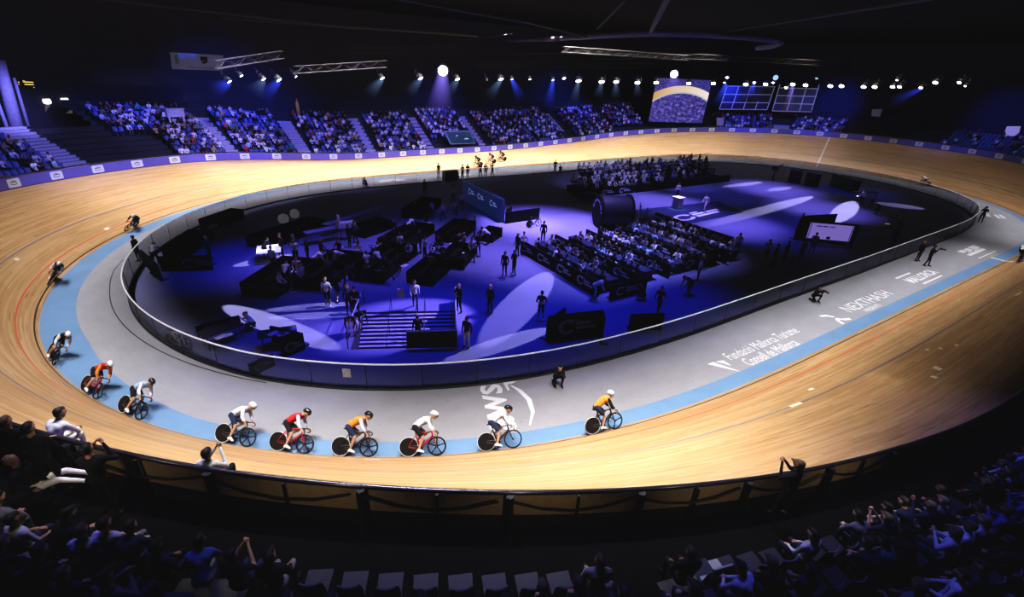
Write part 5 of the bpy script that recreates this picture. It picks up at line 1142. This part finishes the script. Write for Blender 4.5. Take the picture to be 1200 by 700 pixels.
# ---- seated crowd at the far side of the infield on a low black platform
plat = thing('platform', 'low black stepped platform under the far infield crowd', 'platform', (8, 9.6, 0)); g = G()
for k in range(6): g = G(); g.box((3.0 if k > 2 else 0, -2.6 + k * 1.1 + .2, .12 + .10 * k), (27 - k * 1.0, 1.1, .24 + .20 * k)); g.build('step', HB, plat)
hoarding((-5.2, 6.2), (2.5, 5.95), .9, 'black hoarding with dim marks before the far infield crowd, left half', .2, n_marks=3, markmat=MARK); hoarding((2.7, 5.95), (20.8, 5.9), .9, 'black hoarding before the far infield crowd, right half')
for k in range(6):
    zz_ = .24 + .20 * k; yy = 9.6 - 2.6 + k * 1.1 + .2; n = 0; x0, x1 = (-4.5, 20) if k < 3 else (-1, 23)
    bench((x0 + .2, yy, zz_), (x1 - .2, yy, zz_), f'dark bench on the {ordinal(k)} step of the far platform')
    for x in np.arange(x0 + .5, x1 - .3, .72):
        dens = .95 if x < 8 else .62
        if RNG.random() > dens: continue
        c = RNG.choice(['white', 'white', 'lilac', 'light blue', 'black', 'navy', 'white', 'grey']) if x < 8 else RNG.choice(['black', 'navy', 'blue', 'lilac', 'white', 'black', 'grey', 'blue']); n += 1
        if n > 24: continue
        person('guest', human(RNG.choice(['sit', 'sit_forward', 'sit_clap', 'sit_phone']), True, False, RNG.choice(['short', 'long']), .034), (float(x) + RNG.uniform(-.1, .1), yy, zz_), -PI / 2 + RNG.uniform(-.4, .4), c, RNG.choice(['black', 'navy', 'grey']), f'{c}-clad guest, {ordinal(n - 1)} from left on the {ordinal(k)} platform step', 'guests on the far infield platform')

# ------------------------------------------------------------------ spectators and seats in the stands
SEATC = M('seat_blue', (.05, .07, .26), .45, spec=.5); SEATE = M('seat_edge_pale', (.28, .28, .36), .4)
def seat_geo():
    pan = G(); pan.add([(-.02, -.21, .42), (.40, -.22, .45), (.40, .22, .45), (-.02, .21, .42), (-.02, -.19, .38), (.38, -.20, .40), (.38, .20, .40), (-.02, .19, .38)], [(0, 1, 2, 3), (7, 6, 5, 4), (0, 4, 5, 1), (1, 5, 6, 2), (2, 6, 7, 3), (3, 7, 4, 0)])
    bk = G(); n = 6; vs = []
    for zz_, w, off in ((.42, .20, 0), (.62, .225, -.05), (.82, .21, -.09), (.86, .17, -.10)):
        for j in range(n + 1):
            y = w * (2 * j / n - 1); vs.append((-.02 + off - .05 * (1 - (2 * j / n - 1) ** 2), y, zz_))
    bk.add(vs, [(i * (n + 1) + j, i * (n + 1) + j + 1, (i + 1) * (n + 1) + j + 1, (i + 1) * (n + 1) + j) for i in range(3) for j in range(n)], 0)
    m_ = len(vs); bk.tube([(vs[21 + j][0], vs[21 + j][1], vs[21 + j][2]) for j in range(n + 1)], .018, 5, 1)
    lg = G(); lg.box((.12, 0, .2), (.08, .06, .40))
    return pan, bk, lg
_p, _b, _l = seat_geo(); SP_, SB_, SL_ = _p.mesh('seat_pan', SEATC), _b.mesh('seat_back', [SEATC, SEATE]), _l.mesh('seat_leg', STEEL)
g = G(); g.add(_p.v, _p.f, 0); g.add(_b.v, _b.f, 0); g.add(_l.v, _l.f, 0); SEAT1 = g.mesh('stadium_seat', SEATC)
STOPS = ['white'] * 9 + ['black'] * 8 + ['navy'] * 4 + ['grey'] * 4 + ['blue'] * 3 + ['lilac'] * 4 + ['red', 'tan', 'light blue', 'light blue', 'teal']
near_spec = 0; near_seat = 0
def hit_near(px, py):
    d = ray(px, py); t = np.linspace(2.5, 40, 1500); x, y, z = EYE.x + d.x * t, EYE.y + d.y * t, EYE.z + d.z * t; s, o = offs(x, y); oo = o.copy()
    b = bank(s); r = TRACK_W + (o - TRACK_W * np.cos(b)); k = np.clip(np.floor((r - near_r(0) + .1) / .85), -1, 5); zr = TRACK_W * np.sin(b) + np.where(k >= 0, near_z(k), -.15)
    i = int(np.argmax(z <= zr)); return float(s[i]), float(r[i]), Vector((float(x[i]), float(y[i]), float(zr[i]))), int(k[i])
SEATN = M('seat_near_shaded', (.008, .009, .03), .6); SEATNE = M('seat_edge_shaded', (.12, .12, .17), .5)  # darker seat copies, the near stand's shade is in their colour
NEARPOSE = ['sit', 'sit', 'sit_forward', 'sit', 'sit_forward', 'sit_forward', 'sit', 'sit_clap', 'sit_forward', 'sit', 'sit_phone']
for k in range(6):
    n_p = n_s = 0
    for s in np.arange(240.5, 197, -.47):
        p = V3(s, near_r(k) + .25, near_z(k)); q = px_of(p + Vector((0, 0, .7)))
        if not q or not (-25 < q[0] < 1225 and 470 < q[1] < 735): continue
        if (p - EYE).length < 2.5: continue
        gap = (515 < q[0] < 680 and k == 0) or (230 < q[0] < 330 and k == 1) or (735 < q[0] < 800 and k <= 1) or (420 < q[0] < 470 and k == 0)
        right = q[0] > 820; occ = .0 if gap else (.62 if right else .72)
        rz = heading(s) + PI / 2
        side = 'left of centre' if q[0] < 480 else 'around centre' if q[0] < 800 else 'right of centre'
        if RNG.random() < occ and near_spec < 130:
            c = RNG.choice(['black', 'black', 'black', 'navy', 'grey', 'white', 'blue', 'black', 'lilac', 'navy', 'grey', 'white']); near_spec += 1; n_p += 1
            person('spectator', human(RNG.choice(NEARPOSE), RNG.random() < .85, False, RNG.choice(['short', 'short', 'long']), .022, RNG.random() < .2), p, rz + RNG.uniform(-.3, .3), c, RNG.choice(['black', 'navy', 'black', 'grey']), f'near spectator in {c}, {ordinal(n_p - 1)} from the right in the {ordinal(k)} near row', 'spectators in the near stand')
        elif near_seat < 150 and not (735 < q[0] < 800 and k <= 1):
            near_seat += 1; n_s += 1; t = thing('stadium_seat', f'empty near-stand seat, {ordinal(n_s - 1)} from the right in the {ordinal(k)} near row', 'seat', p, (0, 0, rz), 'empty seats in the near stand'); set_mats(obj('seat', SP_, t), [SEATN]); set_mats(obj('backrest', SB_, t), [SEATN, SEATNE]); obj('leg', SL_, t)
def on_walk(px_, lab, pose, top, s0=198, s1=240, o=7.55, zb=-.15, **kw):
    best = min(np.arange(s0, s1, .1), key=lambda s: abs((px_of(V3(s, o, 1.6)) or (1e9, 0))[0] - px_)); return person('spectator', human(pose, True, False, 'short', .02, **kw), V3(best, o, zb), heading(best) + PI / 2 + .3, top, 'black', lab, scale=1.0)
on_walk(10, 'dark standing spectator at the left edge, outlined against the wood', 'stand', 'black', 203, 209, zb=.0); on_walk(33, 'second dark standing spectator at the left, outlined against the wood', 'arms_crossed', 'black', 203, 209, zb=.0); on_walk(100, 'dark spectator standing against the rail at left', 'camera', 'black', 205, 212, zb=-.2)
on_walk(936, 'camera operator in black standing above the near rail', 'camera', 'black', 218, 232, zb=.1, cap=True)
for px, py, pose, top, lg, lab in ((60, 590, 'recline', 'black', 'white', 'spectator in white trousers leaning back with legs up at left'), (258, 585, 'sit_phone', 'white', 'black', 'spectator in white shirt holding something up, left of centre'), (76, 545, 'sit_forward', 'white', 'white', 'spectator in white leaning on the rail at left'), (148, 672, 'sit', 'lilac', 'grey', 'spectator in pale top low at left of the near stand')):
    s, r, p, k = hit_near(px, py); person('spectator', human(pose, True, False, 'short', .02), p, heading(s) + PI / 2 + (-1.2 if pose == 'recline' else 0), top, lg, lab, scale=1.0)
t = thing('folding_chair', 'grey folding chair back standing before the near seats at centre', 'chair', V3(219.0, near_r(0) + .2, near_z(0)), (0, 0, heading(218.6) + PI / 2)); GC = M('chair_grey', (.30, .32, .32), .5)
g = G(); g.box((-.2, 0, .72), (.04, .62, .6)); g.build('backrest', GC, t); g = G(); g.box((.05, 0, .42), (.5, .6, .05)); g.build('seat', GC, t)
for sx in (-.18, .25):
    for sy in (-.27, .27): g = G(); g.tube([(sx, sy, 0), (sx, sy, .42)], .02, 5); g.build('leg', STEEL, t)
for px, py, w, l, lb in ((772, 648, 1.5, .8, 'grey landing slab behind the near rail, right of centre'), (275, 640, 1.4, .7, 'grey landing slab behind the near rail, left of centre')):
    s, r, p, k = hit_near(px, py); g = G(); g.box((0, 0, .02), (l, w, .04)); g.build('landing_slab', M('slab_grey', (.06, .06, .052), .8), None, label=lb, cat='slab', loc=V3(s, near_r(max(k, 0)) + .3, near_z(max(k, 0)) + .003), rot=(0, 0, heading(s) + PI / 2))

FAR = []   # (s range, first row, last row, chance of a spectator, name)
def sec(a, b, k0, k1, occ, nm, seats=True): FAR.append((min(a, b), max(a, b), k0, k1, occ, nm, seats))
sL = s_far(113)
sec(sL + 1.0, sL + 10, 0, 6, .34, 'leftmost block'); sec(s_far(222), s_far(186), 5, 9, .6, 'block under the white booth'); sec(s_far(274), s_far(222), 0, 9, .72, 'block right of the white booth')
sec(s_far(354), s_far(292), 0, 9, .66, 'block under the left roof lamps'); sec(s_far(433), s_far(373), 0, 9, .74, 'block left of the second purple stairs'); sec(s_far(504), s_far(450), 0, 9, .76, 'block left of the teal panel')
sec(s_far(566), s_far(519), 0, 10, .72, 'block behind the teal panel'); sec(s_far(667), s_far(582), 0, 9, .7, 'block right of the teal panel'); sec(s_far(726), s_far(683), 0, 8, .72, 'block left of the video screen'); sec(s_far(764), s_far(730), 2, 8, .6, 'small raised block beside the video screen')
sec(s_far(906), s_far(842), 0, 4, .6, 'block below the left windows'); sec(s_far(986), s_far(928), 0, 4, .62, 'block below the right windows'); sec(s_far(1215), s_far(1092), 0, 4, .22, 'dark right block')
cand = []; seats = []
for (a, b, k0, k1, occ, nm, vis) in FAR:
    for k in range(k0, k1 + 1):
        off = row_r(k); kap = abs((heading((a + b) / 2 + 3) - heading((a + b) / 2 - 3)) / 6); step = .56 / (1 + kap * off); i = 0
        for s in np.arange(a + .2, b - .1, step):
            i += 1
            if 'behind the teal' in nm and k <= 2: continue
            p = V3(s, off + .25, row_z(k)); q = px_of(p + Vector((0, 0, .5)))
            if not q or not (-15 < q[0] < 1215): continue
            if 756 < q[0] < 835 and k > 1: continue
            (cand if RNG.random() < occ else seats).append(((p - EYE).length, float(s), k, i, nm, p))
cand.sort(key=lambda c: c[0]); seats.sort(key=lambda c: c[0])
n_ind = max(0, 296 - near_spec - 8)
cnt = {}
for d, s, k, i, nm, p in sorted(cand[:n_ind], key=lambda c: (c[4], c[2], -c[1])):
    c = RNG.choice(STOPS); j = cnt.get((nm, k), 0); cnt[(nm, k)] = j + 1
    person('spectator', human(RNG.choice(['sit', 'sit_forward', 'sit_clap', 'sit_phone']), RNG.random() < .6, False, RNG.choice(['short', 'short', 'long']), .034), p, heading(s) + PI / 2 + RNG.uniform(-.3, .3), c, RNG.choice(['black', 'navy', 'grey']), f'{c}-clad spectator, {ordinal(j)} from left, {ordinal(k)} row, {nm}', 'spectators in the far stand')
cnt = {}
for d, s, k, i, nm, p in sorted(seats[:max(0, 296 - near_seat)], key=lambda c: (c[4], c[2], -c[1])):
    j = cnt.get((nm, k), 0); cnt[(nm, k)] = j + 1
    obj('stadium_seat', SEAT1, None, f'empty seat, {ordinal(j)} from left, {ordinal(k)} row, {nm}', 'seat', 'empty seats in the far stand', loc=p, rot=(0, 0, heading(s) + PI / 2))
def mass(name, protos, places, mats, pick, label, cat):
    """one mesh of many copies: protos = [(verts, faces(list), material index array)], places = [(p, rz)]"""
    V, LV, LS, MI = [], [], [], []; nv = nl = 0
    for i, (p, rz) in enumerate(places):
        v, lv, ls, mi = protos[i % len(protos)]; c, s = math.cos(rz), math.sin(rz)
        V.append(np.stack([v[:, 0] * c - v[:, 1] * s + p[0], v[:, 0] * s + v[:, 1] * c + p[1], v[:, 2] + p[2]], -1)); LV.append(lv + nv); LS.append(ls + nl); MI.append(pick(i, mi)); nv += len(v); nl += len(lv)
    V = np.concatenate(V).astype(np.float32); LV = np.concatenate(LV).astype(np.int32); LS = np.concatenate(LS).astype(np.int32); MI = np.concatenate(MI).astype(np.int32)
    me = bpy.data.meshes.new(name); me.vertices.add(len(V)); me.vertices.foreach_set('co', V.ravel()); me.loops.add(len(LV)); me.loops.foreach_set('vertex_index', LV); me.polygons.add(len(LS)); me.polygons.foreach_set('loop_start', LS)
    for m in mats: me.materials.append(m)
    me.polygons.foreach_set('material_index', MI); me.update(calc_edges=True); me.validate()
    return obj(name, me, None, label, cat, None, 'stuff')
def raw(me):
    n = len(me.vertices); v = np.zeros(n * 3, np.float32); me.vertices.foreach_get('co', v); l = np.zeros(len(me.loops), np.int32); me.loops.foreach_get('vertex_index', l)
    ls = np.zeros(len(me.polygons), np.int32); me.polygons.foreach_get('loop_start', ls); mi = np.zeros(len(me.polygons), np.int32); me.polygons.foreach_get('material_index', mi); return v.reshape(-1, 3), l, ls, mi
rest = cand[n_ind:]
if rest:
    protos = [raw(human(ps, True, False, 'short', .062)) for ps in ('sit', 'sit_forward', 'sit_clap', 'sit_phone')]
    cm = ['white', 'black', 'navy', 'grey', 'blue', 'lilac', 'light blue', 'red']; mats = [cloth(c) for c in cm] + [cloth('black'), skin(0), hairm(0)]; wts = [9, 8, 4, 4, 3, 4, 2, 1]
    tops = [RNG.choices(range(8), wts)[0] for _ in rest]
    mass('crowd', protos, [(c[5], heading(c[1]) + PI / 2 + RNG.uniform(-.3, .3)) for c in rest], mats, lambda i, mi: np.array([tops[i], 8, 9, 10, 8], np.int32)[mi], 'seated crowd filling the blocks of the far stand', 'crowd')
rest = seats[max(0, 296 - near_seat):]
if rest: mass('seat_rows', [raw(SEAT1)], [(c[5], heading(c[1]) + PI / 2) for c in rest], [SEATC], lambda i, mi: mi, 'empty blue seats left between the crowd in the far stand', 'seats')

# ------------------------------------------------------------------ light
def look(o, target): o.rotation_euler = (Vector(o.location) - Vector(target)).to_track_quat('Z', 'Y').to_euler()
def spot(loc, target, power, col, deg, blend=.5, radius=.12):
    l = bpy.data.lights.new('spot', 'SPOT'); l.energy = power; l.color = col; l.spot_size = math.radians(deg); l.spot_blend = blend; l.shadow_soft_size = radius
    o = bpy.data.objects.new('spot_light', l); COL.objects.link(o); o.location = loc; look(o, target); return o
def area(loc, target, sx, sy, power, col, spread, xdir):
    l = bpy.data.lights.new('area', 'AREA'); l.shape = 'RECTANGLE'; l.size = sx; l.size_y = sy; l.energy = power; l.color = col; l.spread = math.radians(spread)
    o = bpy.data.objects.new('track_light', l); COL.objects.link(o); z = (Vector(loc) - Vector(target)).normalized(); x = Vector(xdir); x = (x - z * x.dot(z)).normalized(); y = z.cross(x)
    o.matrix_world = Matrix(((x.x, y.x, z.x, loc[0]), (x.y, y.y, z.y, loc[1]), (x.z, y.z, z.z, loc[2]), (0, 0, 0, 1))); return o
TS = [0, 12, 25, 40, 55, 70, 85, 100, 120, 150, 165, 175, 185, 195, 205, 215, 222, 230, 238, 245, 250]
TP = [.09, .08, .08, .06, .06, .09, .30, .85, 1.45, 1.4, .90, .34, .20, .20, .42, 1.05, 1.05, .32, .11, .09, .08]
WH = (1.0, .935, .905)
for s in np.arange(0, 250, 10.0):
    th = heading(s); k = float(np.interp(s, TS, TP)); inw = float(np.interp(s, [0, 20, 40, 60, 220, 232, 250], [1.1, 1.0, .5, 0, 0, 1.1, 1.1]))
    area(V3(s, .6 - inw) + Vector((0, 0, 16.8 - float(P(s, .6 - inw)[2]))), V3(s, 2.6 - inw * 2.0), 10.0, .8, 1080 * k, WH, 52 - inw * 9, (math.cos(th), math.sin(th), 0))
for s in list(np.arange(229, 271, 7)) + list(np.arange(172, 209, 7)) + list(np.arange(276, 420, 7)):
    th = heading(s); k = float(np.interp(s, [172, 180, 200, 208, 229, 236, 250, 262, 271, 285, 300, 330, 351, 370, 410, 420], [.25, .5, .55, .3, .35, .8, .75, .5, .4, .55, .35, .45, .6, 1.0, .8, .4])); area(V3(s, -1.5) + Vector((0, 0, 16.8)), V3(s, -1.5), 7, .6, 170 * k, (.98, .96, 1), 30, (math.cos(th), math.sin(th), 0))  # extra narrow lights added to brighten the apron
spot((1.2, -1.0, 14), (1.5, -1.3, .8), 12000, (.85, .8, 1), 9, .5, .1)  # narrow white spot added to brighten the plinth and announcer
VI = (.36, .27, 1.0); BL = (.02, .03, 1.0); LV = (.62, .58, 1.0)
for px, py, r, k, c in ((612, 262, 3.5, 1.2, VI), (430, 300, 6, .16, VI), (510, 285, 6, .18, VI), (345, 312, 4, .16, VI), (640, 262, 5.5, 1.0, VI), (600, 300, 4.5, .55, VI), (780, 240, 5.0, .75, VI), (850, 262, 5.0, .6, VI), (690, 270, 5, .8, VI), (905, 222, 5.5, .55, VI), (960, 245, 5, .5, VI), (490, 340, 5, .16, BL), (430, 380, 6, .38, BL), (560, 370, 6, .45, BL), (700, 340, 7, .35, BL), (760, 350, 6, .3, BL), (520, 270, 7, .22, BL), (400, 300, 7, .25, BL), (265, 312, 4.0, .30, BL), (300, 300, 4, .3, BL), (885, 272, 5, .30, BL), (935, 262, 4.5, .28, BL), (840, 228, 6, .28, BL), (350, 410, 5, .30, BL), (1000, 225, 5, .2, BL), (650, 390, 5, .3, BL)):
    p = at(px, py); L = Vector((p.x * .92, p.y * .92, 15.5)); d = (L - p).length; ang = 2 * math.degrees(math.atan(r * 1.35 / d)); spot(L, p, (29000 if c is VI else 9500) * k * (d / 15.5) ** 2, c, ang, 1.0, .5)
def pool(a, b, half, k, col, flip=False, h=14.0, blend=.15):
    """shaped beam from the roof leaving a long bright oval between two floor points"""
    A, B_ = at(*a), at(*b)
    if flip: A, B_ = B_, A
    c = (A + B_) / 2; d = (B_ - A); L = d.length / 2; d.normalize(); loc = c + d * 9 + Vector((0, 0, h)); dist = (loc - c).length; se = h / dist
    o = spot(loc, c, k * 11000 * (dist / 15) ** 2 / se, col, 2 * math.degrees(math.atan(half / dist)), blend, .05)
    z = (loc - c).normalized(); x = (d - z * d.dot(z)).normalized(); y = z.cross(x); e = L * se / half
    o.matrix_world = Matrix(((x.x * e, y.x, z.x, loc.x), (x.y * e, y.y, z.y, loc.y), (x.z * e, y.z, z.z, loc.z), (0, 0, 0, 1))); return o
PWH = (.80, .74, 1.0)
pool((254, 355), (388, 406), .8, 1.1, PWH, True); pool((312, 364), (418, 355), .42, .8, PWH); pool((314, 373), (418, 367), .42, .7, PWH); pool((274, 312), (345, 298), .6, 1.2, PWH); pool((574, 398), (648, 314), 1.2, 1.0, (.55, .48, 1)); pool((524, 424), (650, 383), .65, .7, PWH); pool((860, 256), (964, 227), .9, 1.0, PWH)
pool((980, 258), (1003, 234), 1.1, 1.4, PWH); pool((1026, 238), (1086, 245), 1.3, .5, PWH); pool((850, 219), (896, 213), .7, .9, PWH); pool((900, 224), (928, 219), .7, .8, PWH); pool((360, 400), (360, 370), 1.4, .45, VI)
A_, B_ = P(232.6, .6), P(236.4, 5.6); c = Vector((A_ + B_) / 2); d = Vector(B_ - A_).normalized(); l = c + Vector((d.x, d.y, 0)) * -16 + Vector((0, 0, 13)); spot(l, c, 9000, (1, .95, .9), 3.4, .3, .05)
spot(sp(15, -2, 12), sp(2.0, 2.7, -.6), 36000, VI, 20, .5, .1)
# stands: blue washes on the crowd, violet under the strong beam
for px, py, k, c, deg in ((60, 175, .9, (.22, .22, 1), 30), (235, 160, 1.5, (.34, .30, 1), 26), (320, 160, .9, (.24, .22, 1), 26), (400, 160, 1.0, (.24, .21, 1), 24), (475, 158, 1.2, (.26, .23, 1), 24), (540, 155, 1.3, (.30, .26, 1), 24), (625, 152, 1.1, (.22, .22, 1), 24), (700, 148, 1.0, (.24, .22, 1), 24), (745, 140, .8, (.3, .28, 1), 20), (875, 140, .9, (.08, .10, 1), 24), (955, 142, .7, (.10, .12, 1), 22), (1120, 165, .22, (.2, .2, 1), 26), (1190, 160, .25, (.2, .2, 1), 20)):
    p = at_ring(px, py, TRACK_W + 4); s, _ = offs(p.x, p.y); L = Vector([float(v) for v in P(float(s[0]), -6)]); L.z = 15.5; spot(L, p, 10500 * k, c, deg * 2.0, .8, .3)
for px, py, k, deg in ((265, 128, .10, 30), (330, 128, .05, 20), (650, 128, .10, 24), (980, 122, .14, 16), (840, 122, .10, 14), (1170, 140, .07, 18), (160, 140, .03, 20), (110, 170, .05, 18), (515, 130, .08, 20), (150, 160, .03, 16)):
    p = at_ring(px, py, 21); s, _ = offs(p.x, p.y); L = Vector([float(v) for v in P(float(s[0]), 6)]); L.z = 13.0; spot(L, p, 75000 * k, (.02, .06, 1), deg * 2.4, 1.0, .6)
spot(at_ring(30, 60, 6), at_ring(12, 130, 16), 9000, (.30, .27, 1), 40, .9, .3)
# spots standing in for stage lamp spill on the rail banner
for px in (100, 240, 380, 520, 660, 800, 940):
    p = at_ring(px, 175, TRACK_W * .9); s, _ = offs(p.x, p.y); L = V3(float(s[0]), -14); L.z = 9; spot(L, V3(float(s[0]), 7, .5), 2600, (.55, .50, 1), 70, 1.0, .3)
for x, y, tx, ty, k in ((-14.5, -9.8, -14, -10, 1.0), (-14, -9, -18.5, -10, .8), (-6, -5, -9, -9.5, .8), (0, 2, 2, 9, .6), (4, 0, 13, 9, .5)):
    spot((x, y - 2, 15.5), (tx, ty, .8), 16000 * k, (.38, .36, 1), 44, .9, .3)  # spots added to lift the guest tables and platform crowd
# near stand: dim blue from above, small added spots give warm spill behind the rail
for s, k in ((203, .5), (209, .7), (215, 1.0), (221, 1.0), (227, 1.3), (233, 1.1)):
    p = V3(s, 9.5); L = V3(s, 4.0); L.z = 17; spot(L, p + Vector((0, 0, .8)), 2600 * k, (.12, .13, 1), 46, .8, .2)
for s in (209.5, 213, 216.5, 220, 223.5): p = V3(s, 8.8, 1.9); spot(p, V3(s, 7.0, .3), 40, (1, .85, .6), 110, 1.0, .2)
w = bpy.data.worlds.new('world'); scene.world = w; w.use_nodes = True; w.node_tree.nodes['Background'].inputs[0].default_value = (.010, .010, .014, 1); w.node_tree.nodes['Background'].inputs[1].default_value = .1
scene.view_settings.view_transform = 'Standard'; scene.view_settings.look = 'None'; scene.view_settings.exposure = 0.0
vs = scene.view_settings; vs.use_curve_mapping = True; cm = vs.curve_mapping; cm.black_level = (-.0095, -.0095, -.0100); 
for x_, y_ in ((.02, .009), (.08, .055), (.25, .23), (.55, .56)): cm.curves[3].points.new(x_, y_)
cm.update()
scene.cycles.use_denoising = True; scene.cycles.max_bounces = 5; scene.cycles.diffuse_bounces = 2; scene.cycles.transparent_max_bounces = 12; scene.cycles.sample_clamp_indirect = 3; scene.cycles.volume_bounces = 0
